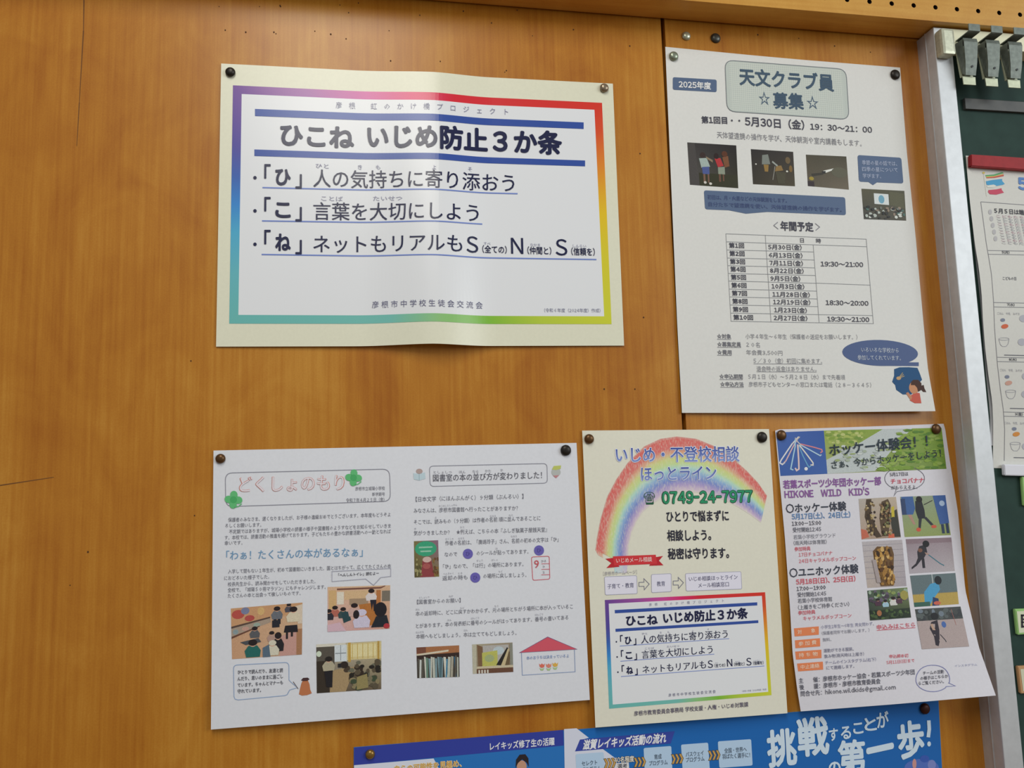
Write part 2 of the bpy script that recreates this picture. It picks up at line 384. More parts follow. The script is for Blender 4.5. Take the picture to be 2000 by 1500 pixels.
# ------------------------------------------------------------------ spring clips on the rail
def clip():
    """origin: where the clip hangs on the front of the top rail"""
    root = empty('spring_clip', (0, 0, 0), '', 'clip', 'metal clips along the top of the blackboard')
    W = .0088
    # back jaw: a plate that leans forward and ends in a pale lip
    bm = bmesh.new()
    def plate(bm, prof, t=.0011, mi=0):
        """prof: list of (y, z, half width); a bent strip of sheet metal"""
        A, B = [], []
        for i, (y, z, h) in enumerate(prof):
            p = prof[max(0, i-1)]; q = prof[min(len(prof)-1, i+1)]; d = Vector((q[0]-p[0], q[1]-p[1])).normalized(); n = Vector((d.y, -d.x))*t
            A.append([bm.verts.new((s*h, y, z)) for s in (-1, 1)]); B.append([bm.verts.new((s*h, y+n.x, z+n.y)) for s in (-1, 1)])
        fs = []
        for i in range(len(prof)-1):
            fs += [(A[i][0], A[i][1], A[i+1][1], A[i+1][0]), (B[i][0], B[i+1][0], B[i+1][1], B[i][1])]
            for s in (0, 1): fs.append((A[i][s], A[i+1][s], B[i+1][s], B[i][s]))
        fs += [(A[0][0], B[0][0], B[0][1], A[0][1]), (A[-1][0], A[-1][1], B[-1][1], B[-1][0])]
        for f in fs: bm.faces.new(f).material_index = mi
    plate(bm, [(-.0005, .002, W), (-.002, -.02, W), (-.0035, -.040, W*.95), (-.0068, -.0405, W*.95), (-.0068, -.050, W*.9)])
    frombm('back_jaw', bm, STL, root)
    # front lever: channel with side flanges and a hole
    bm = bmesh.new()
    plate(bm, [(-.0135, .0035, W*1.03), (-.0145, -.001, W*1.03), (-.0125, -.024, W*.88), (-.0095, -.0395, W*.76)], .001)
    for s in (-1, 1):
        v = [bm.verts.new(p) for p in ((s*W*1.03, -.0135, .003), (s*W*.76, -.0095, -.039), (s*W*.76, -.0055, -.036), (s*W*1.03, -.001, -.004), (s*W*1.03, -.001, .003))]
        bm.faces.new(v)
    frombm('front_lever', bm, ST, root)
    bm = bmesh.new(); vs = [bm.verts.new((.001+.0014*math.cos(a), -.0127+.0014*math.sin(a)*-.12, -.030+.0014*math.sin(a))) for a in (math.pi*i/5 for i in range(10))]
    bm.faces.new(vs); 
    for v in vs: v.co.y -= .0003
    frombm('lever_hole', bm, DK, root)
    # finger tab: an arm that reaches forward, then turns up
    bm = bmesh.new()
    plate(bm, [(-.001, .0068, W*.84), (-.021, .0074, W*.84), (-.0225, .0082, W*.84), (-.0228, .0165, W*.84)], .0011)
    frombm('finger_tab', bm, ST, root)
    bm = bmesh.new(); box(bm, (-W*.5, -.011, .0025), (W*.5, -.0005, .0048)); frombm('spring', bm, DK, root)
    return root
def copytree(o):
    c = o.copy(); C.objects.link(c)
    for ch in o.children:
        k = ch.copy(); C.objects.link(k); k.parent = c
    return c
c0 = clip(); a = at(1893, 92, -FD-.012)
labs = ['metal spring clip closest to the cream end cap of the rail', 'metal spring clip hanging between two others on the blackboard rail', 'metal spring clip at the right edge of the photo, farthest from the end cap']
for i, lb in enumerate(labs):
    o = c0 if i == 0 else copytree(c0)
    o.location = (at(1892+i*43.3, 92, -FD-.012).x, -FD-.0004, a.z+.0055); o['label'] = lb

# ------------------------------------------------------------------ anti-bullying poster (also printed small on the hotline flyer)
def bar(P, part, x0, y0, x1, y1, t0, t1, col, layer=2): P.quad(part, [(x0, y0), (x1, y1), (x1, y1+t1), (x0, y0+t0)], col, layer)
def charter(P, fine=True):
    NV, GR, UL = '1e2246', '8c8ca4', '7488c8'
    TL, TR, BR, BL = (455, 166.5), (1175.8, 200.8), (1194.5, 633), (447.7, 632); tl, tr, br, bl = (472, 183.6), (1161, 214.4), (1180, 617.8), (465.6, 615)
    lp = lambda a, b, t: (a[0]+(b[0]-a[0])*t, a[1]+(b[1]-a[1])*t)
    for A, B, a, b, st in ((TL, TR, tl, tr, [(0, '6e4696'), (.2, '9a529e'), (.36, 'c84a98'), (.48, 'd62c6c'), (.6, 'd22a38'), (1, 'd4382a')]),
                           (TR, BR, tr, br, [(0, 'd4382a'), (.12, 'd6502a'), (.3, 'dc8a2c'), (.5, 'e0bc26'), (.7, 'd4c830'), (1, 'cace38')]),
                           (BR, BL, br, bl, [(0, 'cace38'), (.18, 'b4c840'), (.32, '7cb83c'), (.45, '8cc07c'), (.58, '74bab0'), (1, '6ab4b0')]),
                           (BL, TL, bl, tl, [(0, '6ab4b0'), (.2, '66b2bc'), (.38, '50a8cc'), (.5, '3c86cc'), (.62, '3c62b0'), (.75, '504a9c'), (1, '6e4696')])):
        for (t0, c0), (t1, c1) in zip(st, st[1:]):
            P.quad('rainbow_border', [lp(A, B, t0), lp(A, B, t1), lp(a, b, t1), lp(a, b, t0)], [c0, c1, c1, c0], 1)
    P.quad('white_panel', [tl, tr, br, bl], 'e0e2e6', 1)
    bar(P, 'title_bar', 498, 212.6, 1140, 239, 13.9, 12.8, '34509e'); bar(P, 'title_bar#', 496.8, 291.8, 1142.8, 313.4, 12.8, 11.4, '34509e')
    T = lambda st, x0, y0, x1, y1, h, c=NV, b=.004, res=2: P.text('lettering', st, (x0, y0), (x1, y1), h, c, b, 3, res)
    T('彦　根　　 虹　の　か　け　橋　プ　ロ　ジ　ェ　ク　ト', 656, 205.2, 992.5, 218.6, 12, GR, .0, 1)
    T('ひこね', 547, 263, 692, 270.5, 41, NV, .038, 4); T('いじめ防止３か条', 717, 267.6, 1098, 280.6, 42, NV, .038, 4)
    for y, k, yb, t, x1, y1 in ((345.3, 'ひ', 347, '人の気持ちに寄り添おう', 1004.6, 358.3), (409.4, 'こ', 411.7, '言葉を大切にしよう', 935, 417.6), (473.7, 'ね', 477, 'ネットもリアルも', 903, 478.6)):
        P.ell('lettering', (498, yb), 3.4, 3.4, NV, 3)
        T('「', 516, y-4, 528.5, y-4, 36, NV, .022); T('」', 577, y+4, 589.6, y+4, 36, NV, .022)
        T(k, 537.5, y-.3, 568, y+.8, 33, NV, .036, 4); T(t, 612, y+3.4, x1, y1, 33, NV, .006, 3)
    for st, x0, x1, y in (('ひと', 616.7, 642, 324), ('き', 699, 707, 326.6), ('も', 734, 743, 327.7), ('よ', 844, 852, 331.6), ('そ', 914, 922, 332), ('ことば', 627.7, 669.5, 387.5), ('たいせつ', 729, 786, 388.4)):
        T(st, x0, y, x1, y+(x1-x0)*.03, 9.5, GR, .0, 1)
    T('Ｓ', 911, 478.6, 934, 479.2, 37, NV, .008, 3); T('Ｎ', 998, 480.2, 1022, 480.8, 37, NV, .008); T('Ｓ', 1085, 483, 1108, 483.6, 37, NV, .008, 3)
    T('(全ての)', 942, 486.6, 990, 488.2, 14, NV, .014); T('(仲間と)', 1030, 489, 1077, 490.2, 14, NV, .014); T('(信頼を)', 1115.7, 491, 1162, 492.4, 14, NV, .014)
    T('すべ', 945, 475.6, 958, 476, 6, GR, 0, 1); T('なかま', 1036, 478, 1055, 478.6, 6, GR, 0, 1); T('しんらい', 1119, 480, 1145, 480.8, 6, GR, 0, 1)
    for x0, y0, x1, y1 in ((512.6, 365, 1011, 377), (511.8, 430, 942, 436.6), (511, 495.6, 1165, 505.6)): bar(P, 'lettering', x0, y0, x1, y1, 2.7, 2.5, UL)
    T('彦 根 市 中 学 校 生 徒 会 交 流 会', 726.7, 596, 942.6, 597, 13, '6a6a86', .0, 1)
    T('（令和６年度（2024年度）作成）', 1063, 606, 1173, 606.6, 7.5, '84849a', .0, 1)

RX = list(range(668, 990, 7))
def prof(x):
    if x < 690 or x > 960: return 0.0
    t = (x-690)/156 if x < 846 else (960-x)/114
    return t*t*(3-2*t)*(.75+.25*t)
def ridge(x, y): return x, y-4.9*prof(x)
def rl(u, v):
    x = 430+u*780; return .0012+prof(x)*(.0045+.006*v)+.003*v*v*(1-abs(2*u-1))
P1 = Paper('poster', [(432, 124), (1197, 163.4)], [(1197, 163.4), (1219, 675)], [(422, 677), (1219, 675)], [(432, 124), (422, 677)],
           'cream landscape poster with rainbow border and three blue underlined rules', 'poster', 'dddcc6', rl, .32, 40, RX, ridge, GLOSSINK, (16, 16), spec=.5)
charter(P1); P1.finish({'white_panel': 'white inner panel'})

# ------------------------------------------------------------------ library newsletter
P2 = Paper('newsletter', [(417, 880), (1126, 865)], [(1126, 865), (1152, 1367)], [(412, 1425), (1152, 1367)], [(417, 880), (412, 1425)],
           'white two-page library newsletter with green clovers and classroom photos', 'newsletter', 'dadce3', lambda u, v: .0008+.005*math.sin(math.pi*u)*v+.004*v, .6, 60, spec=.3)
G1, G2 = '85858f', '71717c'
T = lambda st, x0, y0, x1, y1, h=8, c=G2, b=.004, res=1, p='lettering': P2.text(p, st, (x0, y0), (x1, y1), h, c, b, 3, res)
P2.line('title_frame', P2.rpts([(440, 923.8), (760.8, 916), (762.7, 978.9), (441, 989.5)], 14), 1.4, '8c8c98', closed=True)
P2.text('title', 'どくしょのもり', (467, 947), (673, 943), 29, 'd08478', .02, 3, 3); P2.text('title', 'どくしょのもり', (468.4, 947), (671.6, 943), 29, 'dedce4', 0, 4, 3)
for x, y, r in ((456, 976, 17), (690.6, 933, 16)):
    for i in range(4):
        a = math.pi/2*i+.08; P2.ell('clover#%d' % x, (x+r*.55*math.cos(a), y+r*.55*math.sin(a)), r*.48, r*.43, '62b878', 4, 14, a)
    P2.ell('clover#%d' % x, (x, y), r*.4, r*.4, '4ca866', 4.4); P2.line('clover#%d' % x, [(x+2, y+r*.9), (x+r*.6, y+r*.75), (x+r*.95, y+r*.45)], 1.6, '62b878', 4)
T('彦根市立城陽小学校', 694, 954.7, 751.7, 953.6, 7.2); T('新学期号', 727, 965.6, 751.7, 965, 7); T('令和７年４月２５日（金）', 676, 977.3, 751, 975.4, 7.4)
for st, x0, y0, x1, y1 in (('保護者のみなさま、遅くなりましたが、お子様の進級おめでとうございます。本年度もどうぞよ', 445.8, 1015.6, 762.7, 1005), ('ろしくお願いします。', 440, 1027, 510.5, 1025),
    ('不定期ではありますが、城陽小学校の読書の様子や図書館のようすなどをお知らせしていきま', 447.7, 1038.8, 763.3, 1027), ('す。本校では、読書活動の推進を掲げております。子どもたちの豊かな読書活動への一助となれば', 439, 1050.4, 763.3, 1037.8), ('幸いです。', 438.6, 1061, 473.8, 1060)):
    T(st, x0, y0, x1, y1, 8.2)
T('「わぁ！たくさんの本があるなぁ」', 442, 1085.4, 708.6, 1078.4, 17.5, '6d98bd', .006, 2)
for st, x0, y0, x1, y1 in (('入学して間もない１年生が、初めて図書館にいきました。園とはちがって、広くてたくさんの本', 445.8, 1116.4, 763.7, 1105.6), ('におどろいた様子でした。', 438, 1129.4, 526, 1126.4), ('校長先生から、読み聞かせをしていただきました。', 445, 1141.4, 616.4, 1135.4),
    ('全校で、「城陽５０冊マラソン」にもチャレンジします。', 445, 1152.8, 636.3, 1146.4), ('たくさんの本と出会って欲しいものです。', 445, 1164, 587.3, 1158.6)): T(st, x0, y0, x1, y1, 8.2)
P2.line('speech_bubble', [(648.4, 1116), (763.4, 1110), (763.4, 1125.5), (743.6, 1127.8), (729.6, 1143), (714.4, 1130.6), (648.4, 1135.6)], 1, 'a0a0b0', 4, True)
T('「へんしんトイレ」読むよー', 660.8, 1123.4, 740, 1119.6, 6.4, '55555f', .02)
P2.line('speech_bubble#', P2.rpts([(456, 1299), (564, 1293.5), (566, 1333), (456.6, 1333)], 8)[:12]+[(564.5, 1328), (568, 1332), (581, 1343), (566, 1347.5), (564.5, 1350)]+[(561, 1356.6), (556, 1358.6), (465, 1367), (459, 1365.4), (457, 1360)], 1.3, '8fa6c8', 2, True)
for st, x0, y0, x1, y1 in (('ひとりで読んだり、友達と読', 464.4, 1313.3, 552.8, 1309), ('んだり、思いのままに過ごし', 464, 1326, 552.8, 1321), ('ています。ちゃんとマナーも', 464, 1338.6, 552.8, 1333), ('守れています。', 464, 1350.6, 510, 1347.8)): T(st, x0, y0, x1, y1, 8, '55555f', .016)
P2.poly('picture_of_a_teacher', [(584, 1356), (586, 1345), (589, 1334), (592, 1328), (601, 1328), (604.5, 1336), (606, 1347), (609, 1354), (600, 1357.6), (590, 1358.6)], 'bb7650', 2)
P2.poly('picture_of_a_teacher', [(588, 1328.6), (592, 1324), (601, 1323.4), (604.6, 1326.4), (600, 1330), (592, 1330.4)], '4c3436', 2.3); P2.line('picture_of_a_teacher', [(572.6, 1331.4), (582.5, 1345.6)], 1.3, '6a5a58', 2.3)
SK, HR = 'd2a48c', '2c2426'
def kid(x, y, s, top, hair=HR, legs=None, w=1.0, back=True):
    it = []
    if legs: it += [('r', x-.5*s*w, y+1.6*s, x-.05*s, y+3.0*s, legs), ('r', x+.08*s, y+1.6*s, x+.5*s*w, y+2.9*s, legs)]
    it += [('p', [(x-.45*s*w, y+.3*s), (x+.45*s*w, y+.3*s), (x+.8*s*w, y+1.0*s), (x+.7*s*w, y+1.9*s), (x-.7*s*w, y+1.9*s), (x-.85*s*w, y+1.0*s)], top), ('e', x, y+.05*s, .36*s*w, .42*s, SK), ('e', x, y-.12*s, .46*s*w, .45*s, hair)]
    return it
PA = [(450.8, 1188.5), (590.8, 1176.8), (589.6, 1278.3), (453.2, 1287.6)]
P2.pic('classroom_photo', PA, ['c69c7c', 'cba886', 'd2b092', 'c89c7a'], [
    ('p', [(0, 0), (1, 0), (1, .2), (.55, .25), (0, .42)], 'c89a72'), ('e', .1, .13, .09, .09, 'b8544c'), ('e', .2, .07, .06, .07, '7c82a0'), ('e', .26, .22, .07, .06, 'b4524e'), ('e', .42, .1, .05, .08, 'd4b078'),
    ('p', [(0, .36), (.55, .22), (.55, .25), (0, .4)], '5c4a42'), ('p', [(0, .4), (.55, .25), (.56, .33), (0, .56)], 'a89686'), ('e', .06, .47, .04, .05, '8c9ca0'), ('e', .2, .42, .05, .04, 'c49a8c'), ('e', .36, .36, .05, .04, '98a89c'), ('p', [(0, .56), (.4, .38), (.4, .4), (0, .6)], '6c4a3c'),
    ('p', [(.7, .62), (.92, .5), (.92, 1), (.68, 1)], 'c69a90'), ('r', .92, .5, 1, 1, 'a87c5c'), ('p', [(.9, .06), (1, .03), (1, .4), (.94, .4)], 'd8c8b4'),
    *kid(.645, .09, .1, '6c7078', HR, '2c2c34'), ('r', .575, .3, .68, .44, '2e2e36'), *kid(.81, .03, .07, '52505a'), *kid(.875, .13, .12, 'd8cdb4'), ('p', [(.76, .42), (.93, .42), (.94, .56), (.74, .55)], '28262c'), ('r', .77, .54, .8, .68, '2a262a'), ('r', .84, .54, .87, .64, '2a262a'),
    *kid(.33, .44, .09, '5c5e62'), ('p', [(.12, .68), (.38, .62), (.42, .7), (.2, .74)], '4e5258'), *kid(.3, .72, .14, '2c6a64'), *kid(.57, .55, .08, 'b49488'), *kid(.66, .62, .15, '2c2a2e', w=.7), *kid(.58, .75, .12, 'd4cfbc', 'd4cfbc'), ('p', [(.44, .82), (.53, .76), (.55, 1), (.44, 1)], '5a6e80')])
P2.pic('classroom_photo#a', [(639.8, 1146.5), (762.2, 1143), (761, 1228), (639.8, 1234)], ['d8b494', 'd6b494', 'cc9c88', 'd4acb0'], [
    ('p', [(.15, .04), (.85, .03), (.92, 0), (.92, .02), (.85, .07), (.15, .08)], '7c5448'), ('r', .02, .08, .14, .5, 'd2ae7c'), ('r', .15, .12, .26, .4, 'e0d8c8'), ('r', .27, .1, .65, .3, 'd4b48c'), ('r', .35, .28, .65, .42, 'a48c74'), ('p', [(.5, .42), (.78, .38), (.8, .9), (.6, .9)], 'b4743c'), ('r', .78, .1, .85, .42, 'b87848'), ('r', .87, .12, 1, .36, '7c7468'),
    *kid(.7, .13, .11, 'dcd4d4', HR), ('p', [(.68, .32), (.78, .32), (.78, .58), (.74, .58), (.73, .4), (.71, .56)], '2c2a34'), *kid(.12, .48, .1, 'b46a5c'), *kid(.02, .55, .1, '34343e'), *kid(.25, .52, .1, '3c5052'), ('p', [(.22, .6), (.34, .56), (.38, .76), (.26, .82)], '2e4a50'), *kid(.43, .45, .12, 'c8a8a0'), *kid(.55, .62, .17, 'cfc8dc', 'cfc8dc'), ('e', .46, .64, .05, .1, '2a2428'), ('p', [(.7, .95), (.78, .7), (.95, .68), (1, .95)], '282c34'), ('e', .85, .55, .1, .17, '26242a'), ('p', [(.0, .85), (.2, .8), (.3, 1), (0, 1)], 'd4b4c0'), ('e', .95, .93, .05, .06, 'b43c44')])
P2.pic('classroom_photo#b', [(617.6, 1258.5), (744.7, 1251.5), (744.7, 1346), (618.8, 1354)], ['b4aca0', 'c8bc98', '6c5e4c', '54483c'], [
    ('r', 0, 0, .45, .06, 'd6d2c4'), ('r', 0, .06, .28, .45, '5a544c'), ('e', .04, .2, .04, .06, 'd0dcc8'), ('r', .28, .04, .47, .38, 'd4dce0'), ('r', .29, .2, .46, .22, '8c9298'), ('r', .37, .04, .38, .36, '8c9298'), ('r', .47, .02, 1, .36, 'd4c490'), ('r', .5, .05, .92, .3, 'e2d6a4'), ('r', .94, 0, .97, .4, 'b8964c'), ('r', .49, 0, .53, .4, 'c4a050'), *[('r', .55+i*.08, .03, .56+i*.08, .34, 'c8ac60') for i in range(5)],
    ('p', [(.24, .55), (.6, .5), (.45, 1), (.2, 1)], 'a8906c'), ('p', [(0, .35), (.15, .35), (.2, 1), (0, 1)], '3c342c'), *speckle(40, (.45, .4, .98, .75), .05, ['3a3028', '4c4034', '5c5242', '2c2824', '6c6c5c'], 5), *speckle(18, (.55, .7, .98, .95), .06, ['7c745c', '5c5444', '8c8060', '44503c'], 6), ('e', .43, .45, .06, .07, '342c28'), *kid(.19, .33, .12, 'b0a890', '2a2624'), ('p', [(.12, .56), (.25, .55), (.24, .9), (.15, .88)], '28262a'), ('r', .33, .42, .38, .5, '2a2a2e'), ('p', [(.62, .72), (.78, .66), (.8, .95), (.62, .98)], '94885c')])
# right page
P2.line('heading_frame', P2.rpts([(838.6, 910.3), (1068.4, 905.2), (1069.3, 943.5), (840.2, 950)], 8), 1.3, '90909c', closed=True)
T('図書室の本の並び方が変わりました！', 845.7, 934, 1058.6, 928, 13.5, '62626c', .008, 2)
for st, x0, x1, y in (('としょしつ', 847, 883, 922.4), ('ほん', 896.8, 909.4, 921.8), ('なら', 923, 934.8, 921), ('かた', 947.5, 959, 919.8), ('か', 977.7, 982.6, 918.4)): T(st, x0, y, x1, y, 5.6, G1)
P2.ell('picture_of_a_reader', (819, 920.4), 6.4, 5, 'b09c98', 2); P2.poly('picture_of_a_reader', [(807.4, 924), (818.6, 926), (830, 922.6), (831, 934.6), (819, 938.4), (808.4, 936)], 'bccfd8', 2.4); P2.line('picture_of_a_reader', [(818.7, 926), (819, 938)], .9, '94a8b4', 2.7)
P2.ell('picture_of_a_reader#', (1086, 922), 9, 8.4, 'b4b8b4', 2); P2.poly('picture_of_a_reader#', [(1078, 917), (1082, 910), (1096, 909), (1095, 915.6), (1086, 918)], 'bcc46a', 2.4); P2.poly('picture_of_a_reader#', [(1080, 929), (1092, 928), (1086, 934)], 'c08488', 2.4)
for st, x0, y0, x1, y1, h in (('【日本文学（にほんぶんがく）９分類（ぶんるい）】', 812, 975.4, 1022.5, 969.4, 9.4), ('みなさんは、彦根市図書館へ行ったことがありますか？', 808, 997.8, 1011.8, 992.4, 9), ('そこでは、読みもの（９分類）は作者の名前 順に並んであることに', 808.4, 1020.2, 1055.7, 1011.9, 9), ('気がつきましたか？　★例えば、こちらの本『ふしぎ駄菓子屋銭天堂』', 808.4, 1041.6, 1068.4, 1034.5, 9),
    ('作者の名前は、「廣嶋玲子」さん、名前の初めの文字は「ひ」', 869.8, 1061, 1090.8, 1053.6, 9), ('なので', 868.5, 1083.3, 892.9, 1082.3, 9), ('のシールが貼ってあります。', 930.9, 1080.6, 1032.3, 1077.2, 9), ('「ひ」なので、「は行」の場所にあります。', 865.6, 1106.9, 1022.5, 1101.8, 9), ('返却の時も', 864.2, 1129.5, 913.3, 1127.6, 9), ('の場所に戻しましょう。', 944, 1125.4, 1028.4, 1122.7, 9),
    ('【図書室からのお願い】', 814.5, 1176, 899.7, 1172.4, 8.6), ('本の返却時に、どこに戻すかわからず、元の場所とちがう場所に本が入っているこ', 812, 1199, 1119, 1184.6, 8.8), ('とがあります。本の背表紙に番号のシールがはってあります。番号の書いてある', 812.5, 1223, 1110.3, 1206, 8.8), ('本棚へもどしましょう。本は立ててもどしましょう。', 812.9, 1243.4, 1008.9, 1236, 8.8)): T(st, x0, y0, x1, y1, h)
for st, x, y in (('ひこねしとしょかん', 857, 988.6), ('なまえ', 957, 1008.4), ('よ', 849, 1011), ('なら', 994, 1006.6), ('き', 809, 1033), ('たと', 899, 1030), ('さくしゃ', 870, 1053), ('なまえ', 895, 1052), ('なまえ', 998, 1048), ('は', 968, 1071.6), ('ぎょう', 931, 1095.4), ('ばしょ', 960, 1094), ('へんきゃく', 866, 1121), ('とき', 895, 1120), ('もど', 974, 1116.4), ('としょしつ', 819, 1167.4), ('ねが', 877, 1165), ('ほん', 812, 1190.6), ('もど', 899, 1188), ('もと', 966, 1184), ('ほん', 874, 1211.4), ('ばんごう', 920, 1208), ('ばんごう', 1045, 1201), ('ほんだな', 812, 1235.4), ('ほん', 906, 1231.4)): T(st, x, y, x+4*len(st), y-.3*len(st), 4.2, '9a9aa4', 0)
for x, y in ((913.9, 1081.7), (1052.8, 1075), (928.3, 1128.1)):
    P2.ell('round_sticker_print#%d' % x, (x, y), 9.8, 9.9, '6a62b0', 2.2, 24); P2.text('round_sticker_print#%d' % x, 'ひ', (x-4, y), (x+4, y), 8.5, '50488c', .006, 3.2, 2)
P2.line('label_frame', P2.rpts([(1038, 1087.8), (1072.8, 1086.2), (1074, 1131), (1040.7, 1133.4)], 4), 1.3, 'cc6470', closed=True)
P2.text('label_frame', '9', (1043.4, 1101.6), (1052.7, 1101), 19, 'c65a62', .006, 3, 2)
for y in (1101.2, 1112, 1122.6): P2.line('label_frame', [(1057.6, y), (1073, y-.5)], 1, 'cc6470', 3)
T('ひろ', 1057, 1096.4, 1067, 1096, 5.4, G1); T('ひ', 1060, 1107, 1064, 1107, 5.4, G1); T('2', 1060, 1117.6, 1064, 1117.6, 5.4, G1)
P2.pic('book_cover_print', [(808.4, 1057), (855.8, 1055), (857.8, 1126.2), (809.6, 1128)], ['7c7448', '8c6c84', '847848', '5c5438'], [('e', .48, .22, .45, .21, '3ea47c'), ('r', .2, .16, .76, .2, '9cc8b0'), ('r', .26, .27, .7, .31, '9cc8b0'), ('p', [(.34, .55), (.7, .55), (.82, 1), (.24, 1)], '904448'), ('e', .52, .52, .18, .08, 'd0b4ac'), ('e', .5, .7, .16, .08, 'a85a58'), *speckle(16, (.05, .5, .3, .95), .05, ['8c8450', '5c5838', 'a09a6c'], 2), *speckle(12, (.78, .5, .98, .95), .05, ['b49a5c', '8c6c3c', '6c4c34'], 3)])
bk = ['d0d0c4', '7c98a0', '3c6c8c', 'bcc0b4', '547078', 'a8a494', '4c88a8', '5c5850', 'c8ccc8', '6c8c7c']
gb = random.Random(11); its = [('r', 0, 0, 1, .24, 'a8714c'), ('r', 0, 0, .22, .2, '7c5040'), ('p', [(0, .22), (.75, .12), (.75, .18), (0, .28)], 'd4cab4'), ('p', [(0, .27), (1, .22), (1, .4), (0, .45)], '3c2e2a')]
x = .02
while x < .97:
    wd = gb.uniform(.03, .075); t = gb.uniform(.3, .42); k = gb.uniform(-.03, .03); its.append(('p', [(x, t), (min(1, x+wd*.85), t+.01), (min(1, x+wd*.85+k), 1), (max(0, x+k), 1)], gb.choice(bk))); x += wd
P2.pic('bookshelf_photo', [(813.3, 1264.5), (896.8, 1260.3), (897.7, 1322), (814.9, 1324.6)], '4a4640', its)
P2.pic('bookshelf_photo#', [(922, 1258.7), (1001, 1254.8), (1002.6, 1312.3), (923.5, 1316.2)], ['aca48c', '9c8c78', '7c6450', '8c7c64'], [('r', 0, 0, .1, 1, 'bcb8a4'), ('p', [(.12, .02), (.26, .1), (.26, .8), (.14, .8)], '7c6048'), ('r', .26, .06, .9, .78, 'b4b0ac'), ('e', .65, .25, .14, .14, 'bccad0'), ('p', [(.24, .3), (.62, .24), (.62, .76), (.24, .78)], 'bcbc64'), ('e', .42, .5, .12, .13, 'a4b080'), ('p', [(.58, .74), (.86, .15), (.9, .2), (.72, .76)], '2c2a28'), ('p', [(.7, .76), (.88, .2), (.92, .2), (.8, .76)], 'c8b890'), ('p', [(.8, .76), (.9, .3), (.95, .3), (.9, .76)], '6c5c44'), ('r', .93, .02, 1, .9, '8c8c80'), ('r', .1, .76, 1, .84, 'c8bca0'), ('r', .1, .84, 1, 1, '6c4c3c'), *[('r', .14+i*.07, .88, .18+i*.07, 1, 'd0ccc0') for i in range(4)]])
P2.poly('picture_of_a_house', [(1014.7, 1274.7), (1069.7, 1244), (1126.9, 1268)], 'cf5868', 2); P2.line('picture_of_a_house', [(1014.7, 1274.7), (1069.7, 1244), (1126.9, 1268)], 1.1, '7c5c84', 2.4, True)
P2.line('picture_of_a_house', [(1018.6, 1274.3), (1020.2, 1318.8), (1123.4, 1312), (1122, 1268.8)], 1.1, '8498bc', 2)
T('本のおうちは決まっているよ', 1028.4, 1285.4, 1111.3, 1281, 6.8, '7890bc', .008, 1, 'picture_of_a_house')
for x, y, c in ((1058.6, 1300.6, 'd8705c'), (1071.7, 1300.6, 'd88470'), (1084.4, 1298.8, 'd8ac50')):
    P2.poly('picture_of_a_house', [(x-5.6, y-4.5), (x-2.8, y-2), (x, y-5), (x+2.8, y-2), (x+5.6, y-5), (x+4.4, y+2), (x, y+4), (x-4.4, y+2)], c, 2); P2.poly('picture_of_a_house', [(x-5, y+4), (x, y+6), (x+5, y+3.4), (x+2, y+9), (x-2.4, y+9)], 'a8c48c', 2)
P2.finish({}, {'classroom_photo': PHOTO, 'book_cover_print': PHOTO, 'bookshelf_photo': PHOTO})

# ------------------------------------------------------------------ hotline flyer
P3 = Paper('flyer', [(1137, 841), (1502, 838)], [(1502, 838), (1538, 1393)], [(1163, 1421), (1538, 1393)], [(1137, 841), (1163, 1421)],
           'cream flyer with a crayon rainbow, green phone number and small bordered charter', 'flyer', 'e0dece', lambda u, v: .0008+.006*v*v+.002*math.sin(math.pi*u)*v, .5, 60, base=.0012, spec=.4)
outer = [(1163, 1074), (1166, 1050), (1173, 1014), (1186, 970), (1204, 936), (1226, 904), (1258, 872), (1290, 857), (1322, 852.5), (1360, 857), (1392, 870), (1430, 894), (1458, 919), (1480, 942), (1498, 968)]
inner = [(1227, 1106), (1228, 1066), (1234, 1040), (1244, 1018), (1256, 1000), (1274, 984), (1300, 969), (1330, 961), (1350, 961), (1372, 963), (1395, 970), (1420, 979), (1444, 992), (1466, 1006), (1486, 1021)]
rb = [(0, 'd4948c'), (.05, 'd8625c'), (.2, 'd8706a'), (.3, 'dcb08c'), (.38, 'd0d488'), (.48, 'c4dc98'), (.56, 'b0d8cc'), (.66, '8cb0d8'), (.76, '7c8ccc'), (.86, 'ac9ccc'), (.94, 'ccb8d0'), (1, 'dcd4cc')]
for i in range(len(outer)-1):
    for (t0, c0), (t1, c1) in zip(rb, rb[1:]):
        f = lambda k, t: (outer[k][0]+(inner[k][0]-outer[k][0])*t, outer[k][1]+(inner[k][1]-outer[k][1])*t)
        P3.quad('crayon_rainbow', [f(i, t0), f(i+1, t0), f(i+1, t1), f(i, t1)], [c0, c0, c1, c1], 1)
P3.quad('crayon_rainbow', [(1200, 1090), (1227, 1090), (1224, 1119), (1200, 1119)], ['a8d4dc', 'c0b0d8', 'd0c4d8', 'bcd8dc'], 1)
P3.quad('crayon_rainbow', [(1163, 1074), (1177, 1080), (1178, 1090), (1168, 1084)], ['d8625c', 'dc9478', 'e0c8b0', 'dcb0a4'], 1)
for st, a, b, h in (('いじめ・不登校相談', (1203, 889), (1444, 887), 28), ('ほっとライン', (1252, 926.5), (1399, 923.5), 27)):
    P3.text('heading', st, (a[0]-1.6, a[1]), (b[0]+1.6, b[1]), h, 'dfe2ee', .055, 3, 3); P3.text('heading', st, a, b, h, '3c50a0', .014, 4, 3, col2='8496d0')
P3.text('phone_number', '☎', (1257.6, 973.4), (1279.4, 973), 22, '2c5c44', .01, 3, 2)
